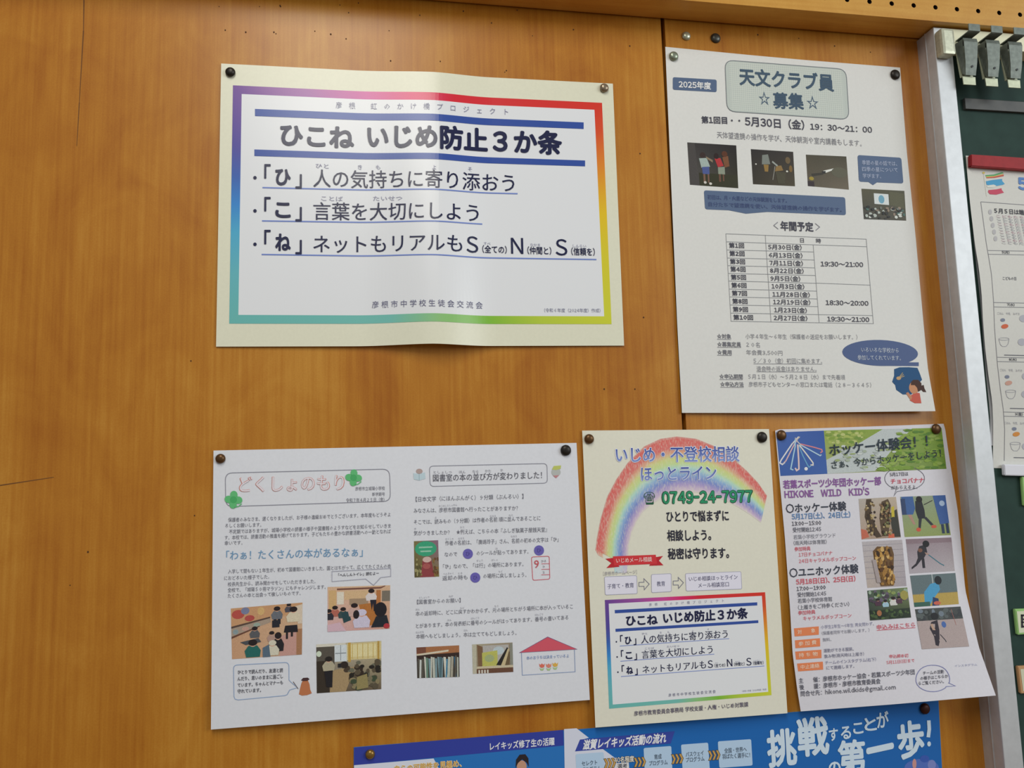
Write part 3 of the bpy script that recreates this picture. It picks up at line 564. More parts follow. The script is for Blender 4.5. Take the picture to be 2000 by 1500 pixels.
P3.text('phone_number', '0749-24-7977', (1292, 972.4), (1471, 969.4), 26, '1e4a38', .062, 3, 3); P3.text('phone_number', '0749-24-7977', (1293.6, 972.4), (1469.4, 969.4), 26, '2f9468', .026, 4, 3)
for st, x0, y0, x1, y1 in (('ひとりで悩まずに', 1301.6, 1009.4, 1423.6, 1007.4), ('相談しよう。', 1303, 1046.6, 1389, 1045), ('秘密は守ります。', 1304.4, 1082.4, 1424, 1080)): P3.text('lettering', st, (x0, y0), (x1, y1), 20, '2e2e3c', .026, 3, 3)
P3.poly('ribbon_banner', [(1182.4, 1091.4), (1199, 1089.4), (1210, 1107), (1184.4, 1109.4), (1194, 1099.8)], 'bd2a34', 2); P3.poly('ribbon_banner', [(1279, 1088.4), (1295, 1085.8), (1287, 1095), (1295.8, 1104), (1268, 1105)], 'bd2a34', 2)
P3.quad('ribbon_banner', [(1197, 1086.6), (1280.8, 1083.4), (1283.5, 1101.2), (1199.5, 1104.8)], 'd03a40', 2.4); P3.text('ribbon_banner', 'いじめメール相談', (1203.4, 1095.2), (1273.4, 1092.2), 9, 'efd0cc', .012, 3.2, 2)
T3 = lambda st, x0, y0, x1, y1, h, c='6c6a84', b=.006, res=1, p='lettering': P3.text(p, st, (x0, y0), (x1, y1), h, c, b, 3, res)
T3('［彦根市ホームページ］', 1178.3, 1120.8, 1244, 1117.2, 7.4, '9c98a0', 0)
for q in ([(1180.6, 1126.5), (1243.6, 1124.2), (1244.7, 1159.3), (1182.2, 1162)], [(1272.4, 1122), (1311, 1120.3), (1311.3, 1155.2), (1272.8, 1157.5)], [(1338.8, 1120.3), (1447.3, 1116.3), (1449, 1150.2), (1340.3, 1154.3)]):
    k = P3.rpts(q, 3); P3.poly('step_box#%d' % q[0][0], k, 'e2e0ee', 1.6); P3.line('step_box#%d' % q[0][0], k, .9, 'a8a8bc', 2.2, True)
for x, y in ((1258, 1141), (1325, 1138.4)):
    P3.line('step_arrow#%d' % x, [(x-10, y-3.6), (x, y-4), (x-.4, y-11), (x+10, y-.4), (x+.4, y+11), (x, y+4), (x-10, y+4.2)], 1.1, '77778c', 2.2, True)
T3('子育て・教育', 1186.3, 1145.8, 1238, 1143, 9.4); T3('教育', 1283, 1140.8, 1299, 1139.8, 9.4); T3('いじめ相談ほっとライン', 1345.6, 1131.2, 1440.7, 1127, 9); T3('メール相談窓口', 1364, 1143.6, 1423.7, 1141, 9)
P3.M = homog([(455, 166.5), (1175.8, 200.8), (1194.5, 633), (447.7, 632)], [(1181.3, 1171.8), (1494.4, 1156.6), (1506.9, 1357.6), (1189.7, 1384.3)])
_t = P3.text
P3.text = lambda part, *a, **k: _t('charter_lettering' if part == 'lettering' else part, *a, **k)
charter(P3); P3.M = lambda x, y: (x, y); P3.text = _t
T3('彦根市教育委員会事務局 学校支援・人権・いじめ対策課', 1238.4, 1394, 1461.6, 1375.8, 9.2, '625c70', .014)
P3.finish({'white_panel': 'white panel of the small charter', 'ribbon_banner': 'red ribbon with white writing'}, {'crayon_rainbow': CRAYON})

# ------------------------------------------------------------------ astronomy club notice
P4 = Paper('notice', [(1299.4, 91.4), (1470, 108), (1570, 117), (1758, 132)], [(1758, 132), (1771.4, 300), (1788, 459), (1803.6, 630), (1812, 718), (1827, 803)], [(1332, 806.4), (1500, 806.6), (1827, 803)], [(1299.4, 91.4), (1308, 293), (1322.6, 630), (1332, 806.4)],
           'tall white astronomy club notice with a timetable and dark night photos', 'notice', 'dadad7', lambda u, v: .0008+.009*u*u*v**4+.002*v+.002*math.sin(math.pi*u), .6, 50, spec=.3)
T = lambda st, x0, y0, x1, y1, h, c='8a8a90', b=.004, res=1, p='lettering': P4.text(p, st, (x0, y0), (x1, y1), h, c, b, 3, res)
k = P4.rpts([(1314, 150.6), (1399.8, 155.6), (1399.8, 180), (1314, 175.2)], 4); P4.poly('year_tag', k, '566886', 1.5); T('2025年度', 1325.6, 164.6, 1388.6, 168.2, 13, 'e0e0e0', .03, 2, 'year_tag')
hb = [(1415.8, 117.2), (1652.4, 135.2), (1658.6, 233.4), (1420, 217.2)]; k = P4.rpts(hb, 17); P4.poly('heading_panel', k, 'bcc4be', 1.4); P4.line('heading_panel', k, 1.3, '70767c', 2.2, True)
lp = lambda a, b, t: (a[0]+(b[0]-a[0])*t, a[1]+(b[1]-a[1])*t)
for i in range(3, 58): P4.line('heading_panel', [lp(lp(hb[0], hb[1], i/60), lp(hb[3], hb[2], i/60), .03), lp(lp(hb[0], hb[1], i/60), lp(hb[3], hb[2], i/60), .97)], .8, 'd2d8d0', 1.8)
for i in range(1, 25): P4.line('heading_panel', [lp(lp(hb[0], hb[3], i/25), lp(hb[1], hb[2], i/25), .03), lp(lp(hb[0], hb[3], i/25), lp(hb[1], hb[2], i/25), .97)], .8, 'd2d8d0', 1.8)
T('天文クラブ員', 1443.8, 150, 1628.6, 163, 31, '44586c', .03, 3, 'heading_panel'); T('☆', 1482, 192.4, 1504, 193.6, 26, '50647a', .0, 2, 'heading_panel'); T('募集', 1509.6, 196.6, 1569.8, 199.4, 29, '44586c', .03, 3, 'heading_panel'); T('☆', 1575.6, 200.4, 1599, 202, 26, '50647a', 0, 2, 'heading_panel')
DG = '4a4a56'
T('第1回目・・', 1370, 234, 1446, 236, 13, DG, .026, 2); T('5月30日（金）', 1455, 236.8, 1571, 244.8, 17.5, DG, .022, 2); T('19：30～21：00', 1582.4, 247, 1703.4, 253.8, 13, DG, .02, 2); T('天体望遠鏡の操作を学び、天体観測や室内講義もします。', 1400.4, 263.4, 1683, 280.4, 12.4)
P4.pic('night_photo', [(1342.3, 278), (1438, 284), (1442, 367.5), (1347.6, 360.8)], ['3c3838', '241f20', '35321f', '55524e'], [('p', [(0, 0), (.15, 0), (.2, 1), (0, 1)], '4a4644'), ('p', [(.2, .7), (1, .7), (1, 1), (.2, 1)], '34331f'), ('p', [(.22, .36), (.38, .34), (.44, .54), (.26, .58)], 'a4b4ae'), ('e', .3, .28, .06, .07, '3a2a26'), ('p', [(.27, .56), (.42, .54), (.42, .72), (.28, .72)], '4c5a94'), ('r', .29, .72, .33, .92, '7c5c4c'), ('r', .38, .72, .41, .92, '7c5c4c'), ('e', .32, .92, .03, .03, 'd0ccc4'), ('e', .43, .94, .03, .03, 'd0ccc4'), ('p', [(.54, .34), (.66, .32), (.72, .5), (.6, .54)], 'b43438'), ('e', .58, .28, .05, .07, '2c1c1a'), ('p', [(.6, .54), (.74, .52), (.74, .7), (.6, .7)], '8c9484'), ('r', .61, .7, .65, .88, '6c4c3c'), ('r', .69, .7, .72, .86, '6c4c3c'), ('p', [(.7, .3), (.82, .26), (.84, .5), (.74, .54)], '7c5034'), ('e', .75, .22, .06, .07, '5c3420'), ('p', [(.36, .3), (.5, .38), (.5, .44), (.38, .36)], '8c7c64')])
P4.pic('night_photo#a', [(1466.4, 291.2), (1549.2, 296.5), (1552.8, 363.7), (1470.7, 359.6)], ['2c2827', '332d29', '4c4430', '383226'], [('p', [(.26, .15), (.4, .12), (.44, .4), (.24, .42)], '7c827c'), ('p', [(.28, .42), (.4, .42), (.38, .62), (.3, .62)], '94753c'), ('p', [(.58, .44), (.7, .42), (.74, .56), (.54, .6)], '8c7040'), ('p', [(.5, .3), (.62, .42), (.6, .46), (.48, .34)], '9aa09a'), ('l', [(.55, .45), (.48, .85)], 1.2, '9a9890'), ('e', .86, .26, .06, .1, '6c5a3c'), ('e', .92, .5, .04, .1, '7c6030'), ('e', .1, .42, .02, .02, 'd4d4cc'), ('e', .83, .58, .025, .025, 'dcdcd0'), ('p', [(.55, .6), (.8, .62), (.76, .95), (.6, .95)], '4a4634')])
P4.pic('night_photo#b', [(1574, 302), (1653, 305.6), (1658, 370.4), (1578, 363.2)], ['4c4636', '45402f', '6c6250', '5a5242'], [('p', [(.4, .48), (.68, .38), (.68, .42), (.46, .54)], 'e0e2dc'), ('p', [(.36, .5), (.46, .48), (.46, .56), (.38, .58)], '2c2a26'), ('e', .8, .5, .2, .16, '5c5a48'), ('p', [(.1, .6), (.36, .54), (.4, .6), (.12, .68)], '38342a'), ('e', .1, .75, .06, .06, 'a08c34'), ('p', [(0, .84), (.16, .84), (.16, 1), (0, 1)], '34282c')])
P4.pic('hall_photo', [(1682.4, 368.5), (1766.4, 372.8), (1770, 430.9), (1687.2, 428)], ['545038', '4c4a34', '4e4a3a', '3c3a34'], [('p', [(.28, .13), (.62, .14), (.62, .5), (.28, .48)], 'd6dcdc'), ('e', .45, .32, .07, .14, '6ca4bc'), ('p', [(.64, .05), (.98, .1), (.98, .6), (.64, .5)], '56543a'), *speckle(46, (.05, .58, .97, .97), .05, ['b4bcb4', '2a2a26', '6c7068', 'd0d4cc', '34322c', '4c6c64', '8c7c6c', '1e1e1c'], 9)])
bp = P4.rpts([(1674.7, 302.7), (1760.4, 308), (1764.5, 358.4), (1677.6, 354.8)], 5)
P4.poly('speech_bubble', bp, '586a88', 1.5); P4.poly('speech_bubble', [(1696, 355.4), (1713, 356.2), (1705, 361.6)], '586a88', 1.5)
for st, x0, y0, x1, y1 in (('季節の星の話では、', 1683.6, 317.6, 1752, 320), ('四季の星について', 1683.6, 330.3, 1753, 332.5), ('学びます。', 1684.8, 343.5, 1720.8, 344.6)): T(st, x0, y0, x1, y1, 8.6, 'a4aec6', .016, 1, 'speech_bubble')
P4.poly('speech_bubble#a', P4.rpts([(1374.7, 371.6), (1650.7, 385.3), (1652.4, 420.3), (1377, 408.8)], 5), '586a88', 1.5); P4.poly('speech_bubble#a', [(1423, 410.6), (1500, 413.8), (1457, 417.4)], '586a88', 1.5)
T('初回は、月・火星などの天体観測をします。', 1382, 384.8, 1537, 392, 8.4, '46547c', .014, 1, 'speech_bubble#a'); T('自分たちで望遠鏡を使い、天体望遠鏡の操作を学びます。', 1383.6, 398.6, 1644, 410, 8.4, '46547c', .014, 1, 'speech_bubble#a')
T('＜', 1510.5, 440.6, 1520, 440.8, 17, '80808a', 0, 2); T('年間予定', 1524.4, 441.4, 1588.8, 443.6, 17, DG, .03, 2); T('＞', 1592.6, 443.4, 1601.8, 443.6, 17, '80808a', 0, 2)
TC = '8c8e92'; tl = lambda *p: P4.line('timetable_grid', list(p), .9, TC, 2)
P4.line('timetable_grid', [(1417.8, 456.5), (1692, 467), (1706, 632), (1428, 627.4)], .9, TC, 2, True); tl((1494.8, 458.7), (1506, 628.8)); tl((1588.4, 478.5), (1600, 629.7)); tl((1418.7, 472), (1693, 481.7))
yl = [488, 503.7, 518.6, 533.9, 548.7, 564.4, 579.7, 595.5, 611.3]; yr = [492, 507.7, 523, 537.9, 553.2, 568.5, 583.8, 598.7, 614.4]
for i in range(9): tl((1419.6+i*1.02, yl[i]), (1589.4+i*1.25, yr[i]))
tl((1593, 552.8), (1700.4, 556.8)); tl((1598.7, 614.4), (1705, 616.2))
ent = [('5月30日(金)', 1500.6, 1566), ('6月13日(金)', 1502, 1567.6), ('7月11日(金)', 1502.8, 1568.5), ('8月22日(金)', 1504, 1570), ('9月5日(金)', 1505, 1563.4), ('10月3日(金)', 1507, 1571.2), ('11月28日(金)', 1508.7, 1582), ('12月19日(金)', 1510, 1583), ('1月23日(金)', 1512, 1576.2), ('2月27日(金)', 1511.4, 1577.2)]
for i, (st, x0, x1) in enumerate(ent):
    ya = [479.4, 495.2, 510.9, 525.8, 541.5, 557.2, 572.6, 588.3, 604.1, 619.8][i]; yb = [482.4, 498.2, 513.5, 528.4, 543.7, 559, 574.8, 589.7, 605.4, 620.7][i]
    T('第%d回' % (i+1), 1424+i*.95, ya, 1453.4+i*.95+(9 if i == 9 else 0), ya+.5, 9.6, DG, .03); T(st, x0, yb, x1, yb+1.4, 10, DG, .018)
T('日　　時', 1563, 469.4, 1603.7, 470.6, 8.6, DG, .012); T('19:30～21:00', 1603, 515.4, 1686, 517, 10.5, DG, .02, 2); T('18:30～20:00', 1612.7, 591, 1696.4, 592.6, 10.5, DG, .02, 2); T('19:30～21:00', 1615.8, 623, 1698, 624.4, 10.5, DG, .02, 2)
LG = '8c8c92'
for a, x0, x1, b, x2, x3, y in (('☆対象', 1400.6, 1428, '小学４年生～６年生（保護者の送迎をお願いします。）', 1456.5, 1675, 656.8), ('☆募集定員', 1401, 1447.4, '２０名', 1457.8, 1484.3, 672.4), ('☆費用', 1401, 1429, '年会費3,500円', 1457.8, 1528.5, 688), ('☆申込期間', 1405.3, 1450.8, '５月１日（水）～５月２８日（水）まで先着順', 1461.7, 1650.7, 735.3), ('☆申込方法', 1407, 1452.6, '彦根市子どもセンターの窓口または電話（２８－３６４５）', 1462.5, 1702, 750.4)):
    T(a, x0, y, x1, y+.6, 9, '74747c', .02); P4.line('lettering', [(x0, y+5.8), (x1, y+6.2)], .8, LG, 3); T(b, x2, y+.4, x3, y+1.8, 9.6, LG, .004)
for st, x0, y0, x1 in (('５／３０（金）初回に集めます。', 1472, 704.6, 1606), ('退会時の返金はありません。', 1478, 720.2, 1595)): T(st, x0, y0, x1, y0+.8, 9.6, LG, .004); P4.line('lettering', [(x0, y0+5.8), (x1, y0+6.4)], .8, LG, 3)
P4.ell('speech_bubble#b', (1719, 689.3), 74, 25.4, '50618a', 1.5, 36, .03); P4.quad('speech_bubble#b', [(1730, 707.6), (1794.5, 707.6), (1794.5, 715), (1730, 714.6)], '50618a', 1.5)
T('いろいろな学校から', 1682, 683.2, 1755.5, 684.8, 9.4, 'b4bcca', .012, 1, 'speech_bubble#b'); T('参加してくれています。', 1675, 698.4, 1759.4, 699.6, 9.4, 'b4bcca', .012, 1, 'speech_bubble#b')
pt = lambda L_: [(1320+a*.26, 630+b*.26) for a, b in L_]
K = 'picture_of_a_stargazer'
P4.poly(K, pt([(1640, 350), (1680, 336), (1750, 335), (1815, 340), (1832, 380), (1850, 430), (1812, 470), (1770, 540), (1705, 540), (1655, 505), (1648, 470), (1625, 445), (1640, 400)]), '22507c', 1.5)
for a in (0, .5, 1): P4.line(K, pt([(1672, 418), (1705+a*12, 376+a*26)]), 1.4, 'a8946c', 2)
P4.ell(K, (1320+1674*.26, 630+418*.26), 4.6, 3.4, 'c09c70', 2.2)
P4.poly(K, pt([(1768, 545), (1800, 525), (1832, 530), (1845, 606), (1795, 606), (1758, 585)]), 'c45c4c', 2); P4.poly(K, pt([(1728, 530), (1745, 522), (1775, 560), (1765, 585)]), 'c08464', 2.2)
P4.ell(K, (1320+1790*.26, 630+488*.26), 10, 12, 'c48c68', 2.1); P4.poly(K, pt([(1768, 445), (1785, 430), (1820, 430), (1845, 455), (1846, 505), (1820, 520), (1812, 490), (1795, 470), (1765, 470)]), '442a22', 2.5); P4.poly(K, pt([(1840, 475), (1862, 468), (1868, 495), (1882, 522), (1858, 520), (1840, 500)]), '442a22', 2.5)
P4.finish({'speech_bubble#b': 'blue oval speech bubble'}, {'night_photo': PHOTO, 'hall_photo': PHOTO})

# ------------------------------------------------------------------ blue sports programme poster, below
P6 = Paper('poster', [(691, 1459.4), (1833, 1368)], [(1833, 1368), (1840, 1500), (1872, 2100)], [(688, 2150), (1872, 2100)], [(691, 1459.4), (688, 2150)],
           'bright blue sports programme poster with white brush writing below the hockey flyer', 'poster', '3f86c4', lambda u, v: .0002, .38, 60, spec=.5, base=.0004)
T = lambda st, x0, y0, x1, y1, h, c='e6e8ee', b=.0, res=2, p='lettering', sl=0, la=3, rot=None: P6.text(p, st, (x0, y0), (x1, y1), h, c, b, la, res, sl, None, rot)
P6.quad('blue_page', [(691.6, 1460), (1101, 1427), (1118, 2138), (688.5, 2148)], '2c74be', 1); P6.quad('blue_page#', [(1101, 1427), (1832.6, 1369), (1871, 2100), (1118, 2138)], ['1f6ab8', '1f64ae', '2c6cb8', '2a74bc'], 1)
P6.quad('header_band', [(691.6, 1460), (1100, 1425.5), (1101, 1456), (691.4, 1494.6)], '35429e', 1.8); P6.poly('white_panel', [(691.6, 1494.6), (847, 1481.4), (862, 1512), (905, 1600), (691.5, 1600)], 'd8dcea', 1.8)
T('レイキッズ修了生の活躍', 956.8, 1458.6, 1083, 1448, 14, b=.024, la=4); T('自らの可能性を見極め、', 770, 1503, 902, 1491, 13, 'f0e2c0', .06, la=4); T('自らの可能性を見極め、', 771, 1503, 901, 1491, 13, 'd0a048', .016, la=5)
K = 'picture_of_a_girl'; P6.ell(K, (1019, 1497), 9.6, 12, 'c4977e', 2.6); P6.poly(K, [(1007, 1500), (1008, 1484), (1015, 1474), (1026, 1473), (1032, 1481), (1033, 1498), (1029, 1490), (1020, 1483), (1012, 1490)], '2e2628', 3); P6.poly(K, [(1000, 1530), (1010, 1512), (1030, 1511), (1042, 1530)], 'd8dce4', 2.8)
P6.poly('white_panel#', [(1101.6, 1424), (1126, 1422.4), (1150, 1441), (1132, 1446), (1124, 1466), (1176, 1462), (1202, 1481), (1230, 1560), (1104, 1570)], 'd6daea', 1.8)
P6.quad('title_strip', [(1133, 1444.4), (1318, 1428), (1310, 1452), (1123, 1467.6)], '3a4aa4', 2.4); T('滋賀レイキッズ活動の流れ', 1139, 1455.4, 1302, 1441.4, 18, b=.036, sl=.2, la=4)
for q in ([(1124, 1473), (1179, 1469), (1184, 1530), (1127, 1533)], [(1257, 1461), (1311, 1457), (1314, 1520), (1260, 1524)], [(1330, 1454.4), (1383, 1450.4), (1387, 1513), (1334, 1516)], [(1402, 1448), (1467, 1443.6), (1470, 1495), (1405, 1500)]): P6.poly('step_box#%d' % q[0][0], P6.rpts(q, 3.5), 'b6d0ea', 2.4)
BT = '5a6878'
for st, x0, y0, x1, y1 in (('セレクト', 1136.4, 1491.8, 1166.4, 1489), ('プログラム', 1135, 1504, 1174, 1500.6), ('育成', 1278, 1478.8, 1292.4, 1477.4), ('プログラム', 1268, 1491.4, 1304, 1488.6), ('パスウェイ', 1339.6, 1474, 1374.4, 1470.6), ('プログラム', 1340, 1484.6, 1376, 1481.6), ('全国・世界へ', 1415, 1466.8, 1458.4, 1463.2), ('羽ばたく選手に！', 1411, 1478, 1465, 1474.6)): T(st, x0, y0, x1, y1, 9.4, BT, .012, 1, la=4)
for x, y in ((1190, 1491), (1248.6, 1489), (1322, 1482.6), (1394, 1475.6)):
    for i in range(3):
        a = x-11+i*7.4; yy = y-i*.6; pp = [(a, yy-9), (a+4.6, yy-9.4), (a+9, yy-.4), (a+5.4, yy+9.4), (a+.6, yy+9.8), (a+4.6, yy+.2)]
        P6.poly('chevron#%d' % x, pp, 'caa05c', 2.6); P6.line('chevron#%d' % x, pp, .9, '54442c', 3, True)
T('40名程度', 1199, 1485, 1239, 1482, 11, '5a4a3c', .07, la=3.6); T('40名程度', 1199.6, 1485, 1238.4, 1482, 11, 'e8e4da', .02, la=4.2); P6.quad('white_panel#a', [(1203, 1491), (1228, 1489), (1229, 1502), (1204, 1504)], 'dcdcdc', 2.4); T('選考', 1206, 1497.4, 1225, 1496, 9, '4c4c58', .02, 1)
W_ = 'cfe0ee'
for st, x, y, wd, h, r, b in (('挑', 1527, 1462, 58, 66, .12, .034), ('戦', 1588, 1440, 62, 68, .12, .034), ('す', 1628, 1435, 18, 24, .12, .026), ('る', 1652, 1431, 20, 26, .1, .026), ('こ', 1676, 1422, 20, 24, .12, .03), ('と', 1700, 1415, 24, 26, .08, .03), ('が', 1724, 1407, 24, 30, .12, .026), ('の', 1630, 1500, 24, 28, .1, .03), ('第', 1664, 1480, 54, 60, .1, .034), ('一', 1719, 1464, 54, 60, .22, .05), ('歩', 1779, 1446, 52, 66, .12, .034)):
    T(st, x-wd/2, y+r*wd*.5, x+wd/2, y-r*wd*.5, h, W_, b, 3, 'brush_writing', 0, 4)
P6.line('brush_writing', [(1814, 1407), (1815, 1424), (1813, 1440)], 7, W_, 4); P6.ell('brush_writing', (1814.6, 1453), 3.6, 5, W_, 4)
P6.ell('picture_of_players', (1800, 1500), 34, 18, '5470bc', 2); P6.ell('picture_of_players', (1786, 1492), 4, 10, 'c89490', 2.3); P6.ell('picture_of_players', (1806, 1482), 9, 7, '3c5cb0', 2.4); P6.ell('picture_of_players', (1820, 1494), 8, 10, '7c88c4', 2.3)
P6.finish({'white_panel': 'white slanted panel'})

# ------------------------------------------------------------------ hockey flyer, its lower corner curling off the wall
P5 = Paper('flyer', [(1514, 841), (1519, 838.6), (1548, 838), (1640, 835), (1740, 831.5), (1843, 827.6)], [(1843, 827.6), (1846, 838), (1852, 880), (1871, 1000), (1885.5, 1153), (1912, 1264), (1945, 1358.4)], [(1564, 1389.4), (1740, 1376), (1945, 1358.4)], [(1514, 841), (1522, 930), (1533, 1050), (1543, 1186), (1548, 1275), (1557, 1346), (1564, 1389.4)],
           'white hockey trial flyer with sport photos, its lower right corner curling outward', 'flyer', 'd8d6de', lambda u, v: .0012+v**2.2*(.010+.026*u)+.002*math.sin(math.pi*u)*v, .55, 15, grid=(36, 44), base=.001, spec=.4)
T = lambda st, x0, y0, x1, y1, h, c='6a6a78', b=.006, res=1, p='lettering': P5.text(p, st, (x0, y0), (x1, y1), h, c, b, 3, res)
hb = [(1516, 844.5), (1609, 841), (1616, 925.4), (1524.4, 929.6)]; K = 'picture_of_hockey_sticks'
P5.quad(K, hb, ['4a6ab0', '3c5ca4', '4466aa', '3f60a6'], 1)
gx = lambda a, b: (1500+a*.2, 820+b*.2)
for pts, c, wd in (([(300, 165), (235, 235), (130, 390), (115, 420), (140, 436), (165, 415)], 'dcdce0', 2.6), ([(285, 190), (240, 270), (175, 400), (150, 425)], 'd8b4b8', 2.4), ([(265, 190), (265, 260), (230, 440), (222, 480), (248, 490)], 'a8cde0', 2.4), ([(290, 240), (300, 400), (302, 480), (280, 495), (265, 470)], 'dfc8c8', 3), ([(300, 250), (340, 350), (385, 440), (400, 462), (420, 450)], '6ca4cc', 2.2), ([(305, 245), (380, 340), (440, 420), (440, 442), (415, 440)], 'e0dcd4', 2.4), ([(310, 240), (420, 300), (510, 350), (522, 340)], 'b4d0e0', 2.2), ([(315, 235), (450, 268), (525, 290), (530, 310), (510, 322)], 'd8868c', 2.2), ([(235, 230), (270, 205), (310, 165)], 'd0c4b4', 2), ([(265, 175), (290, 215), (325, 250)], 'c8c4c0', 2)): P5.line(K, [gx(*p) for p in pts], wd, c, 2)
P5.ell(K, gx(372, 478), 3.4, 3.4, 'e4e4e8', 2.2)
gq = [(1609, 841), (1839, 835.4), (1848.6, 915.6), (1616, 925.4)]
P5.pic('grass_photo', gq, ['93a848', '7c9c34', '6c8c34', 'a8b078'], [('p', [(.5, 0), (.75, 0), (.6, .38), (.4, .98), (0, 1), (0, .68), (.3, .3)], 'c0c8c8'), *speckle(50, (.03, .03, .34, .3), .03, ['a8b85c', '86a040', 'bcc47c', '74943c'], 4), *speckle(90, (.6, .03, .98, .97), .035, ['6c9030', '86a43c', '58802c', '90a850'], 6), *speckle(60, (.08, .3, .6, .97), .03, ['b4bcb8', 'ccd2d0', 'a8b4a0', '9cac74'], 7), *speckle(30, (.42, .7, .7, .97), .04, ['7c9c3c', '94ac54'], 8)])
for st, x0, y0, x1, y1, h, c, b in (('ホッケー体験会！！', 1620, 880, 1812, 861, 22, '22303e', .02), ('さぁ、今からホッケーをしよう！', 1624, 908.6, 1838, 885, 15, '2c3a40', .014)): P5.text('grass_photo', st, (x0, y0), (x1, y1), h, c, b, 6.4, 2)
T('若葉スポーツ少年団ホッケー部', 1529.6, 947, 1721, 939.4, 15.5, '8a5c9c', .03, 2); T('HIKONE　WILD　KID\'S', 1532.4, 966, 1698, 960, 15.5, '8a5c9c', .03, 2)
P5.line('speech_bubble', [(1767+39*math.cos(a), 934.6+23*math.sin(a)) for a in (2.0+i*2*math.pi/26 for i in range(24))]+[(1766, 957.6), (1752, 960), (1746, 968.6)], 1.1, '70707c', 2, True)
T('5月17日は', 1738, 927, 1774, 925.4, 7.6, '4c4c58', .016); T('チョコバナナ', 1740, 940.4, 1805, 937.8, 10, 'cc5064', .02); T('がもらえるよ。', 1740.6, 952.8, 1792, 951, 7.6, '5c5c66', .01)
BL, RD = '5c84b4', 'd0606e'
for st, x0, y0, x1, y1, h, c, b, r in (('〇ホッケー体験', 1535, 994, 1653, 988.6, 17, '3c404e', .022, 2), ('5月17日(土)、24日(土)', 1546.6, 1009.4, 1661, 1005, 11.5, BL, .024, 2), ('13:00－15:00', 1546.6, 1023, 1604, 1021, 9.4, '50505c', .02, 1), ('受付開始12:45', 1548.6, 1035.4, 1604, 1033.4, 9, '60606c', .012, 1), ('若葉小学校グラウンド', 1550, 1049.6, 1632, 1045.4, 8.4, '84848e', .004, 1), ('(雨天時は体育館)', 1550, 1061, 1615, 1058, 8.4, '74747e', .006, 1), ('参加特典', 1552, 1072.8, 1583, 1071.2, 8, RD, .012, 1), ('17日チョコバナナ', 1560, 1083.8, 1626, 1080, 8.2, RD, .008, 1), ('24日キャラメルポップコーン', 1560.6, 1096.2, 1672, 1090, 8.2, RD, .008, 1),
    ('〇ユニホック体験', 1542, 1119.6, 1676.8, 1110.6, 17, '3c404e', .02, 2), ('5月18日(日)、25日(日)', 1555, 1136.8, 1671, 1130, 10.8, RD, .024, 2), ('17:00－19:00', 1556, 1150.4, 1612.8, 1147, 9.2, '50505c', .02, 1), ('受付開始16:45', 1557.7, 1162.2, 1613.8, 1159, 8.8, '60606c', .012, 1), ('若葉小学校体育館', 1558.4, 1174, 1625.4, 1170, 8.6, '6c6c78', .008, 1), ('(上履きをご持参ください)', 1558.8, 1187, 1659, 1179.8, 8.8, '60606c', .01, 1), ('参加特典', 1559, 1197.4, 1592.5, 1195, 8, RD, .012, 1), ('キャラメルポップコーン', 1568.8, 1208.2, 1663.3, 1202, 8.2, RD, .008, 1),
    ('小学生1年生～6年生 男女問わず、', 1603.6, 1225.2, 1707, 1218.2, 7, '8484a0', .004, 1), ('(保護者同伴でお願いします。)', 1605, 1237, 1698.5, 1230.6, 7, '80808e', .004, 1), ('無料。', 1607.2, 1250, 1623.9, 1248.8, 7, '80808e', .004, 1), ('運動ができる服装、', 1609, 1271.2, 1667.6, 1267.4, 7, '74748c', .008, 1), ('飲み物(雨天時は上履き)', 1610, 1282.2, 1687.8, 1277, 7, '7c7c90', .008, 1), ('チームのインスタグラム(右下)', 1612, 1294.6, 1711.3, 1287.8, 7, '8484a0', .006, 1), ('にて連絡します。', 1614.3, 1304.8, 1668.7, 1301, 7, '74748c', .008, 1),
    ('申込みはこちら', 1712.8, 1225.6, 1787.7, 1220.4, 9.4, RD, .012, 1), ('申込締め切', 1737.3, 1282.4, 1774.2, 1280.2, 7, RD, .012, 1), ('5月11日(日)まで', 1731.6, 1294.2, 1786, 1289.8, 7, RD, .01, 1),
    ('主　　催：彦根市ホッケー協会・若葉スポーツ少年団', 1560.3, 1330, 1786.6, 1312.4, 9.8, '62626e', .018, 1), ('後　　援：彦根市・彦根市教育委員会', 1561.6, 1342.8, 1719.8, 1330.4, 9.8, '62626e', .018, 1), ('問合せ先：hikone.wildkids@gmail.com', 1564, 1355.4, 1749.7, 1342, 10, '62626e', .014, 1),
    ('チームの活動', 1803, 1315, 1843.6, 1311.6, 7, '50505c', .014, 1), ('の様子はこちらか', 1797.7, 1325.2, 1852, 1320.6, 7, '50505c', .014, 1), ('らご覧ください。', 1794.5, 1335.2, 1843.6, 1331, 7, '50505c', .014, 1), ('インスタグラム', 1865, 1300.8, 1908.6, 1297.8, 4.6, 'a0a4c0', .004, 1)): T(st, x0, y0, x1, y1, h, c, b, r)
P5.line('lettering', [(1712.8, 1231.2), (1788, 1225.8)], 1, RD, 3)
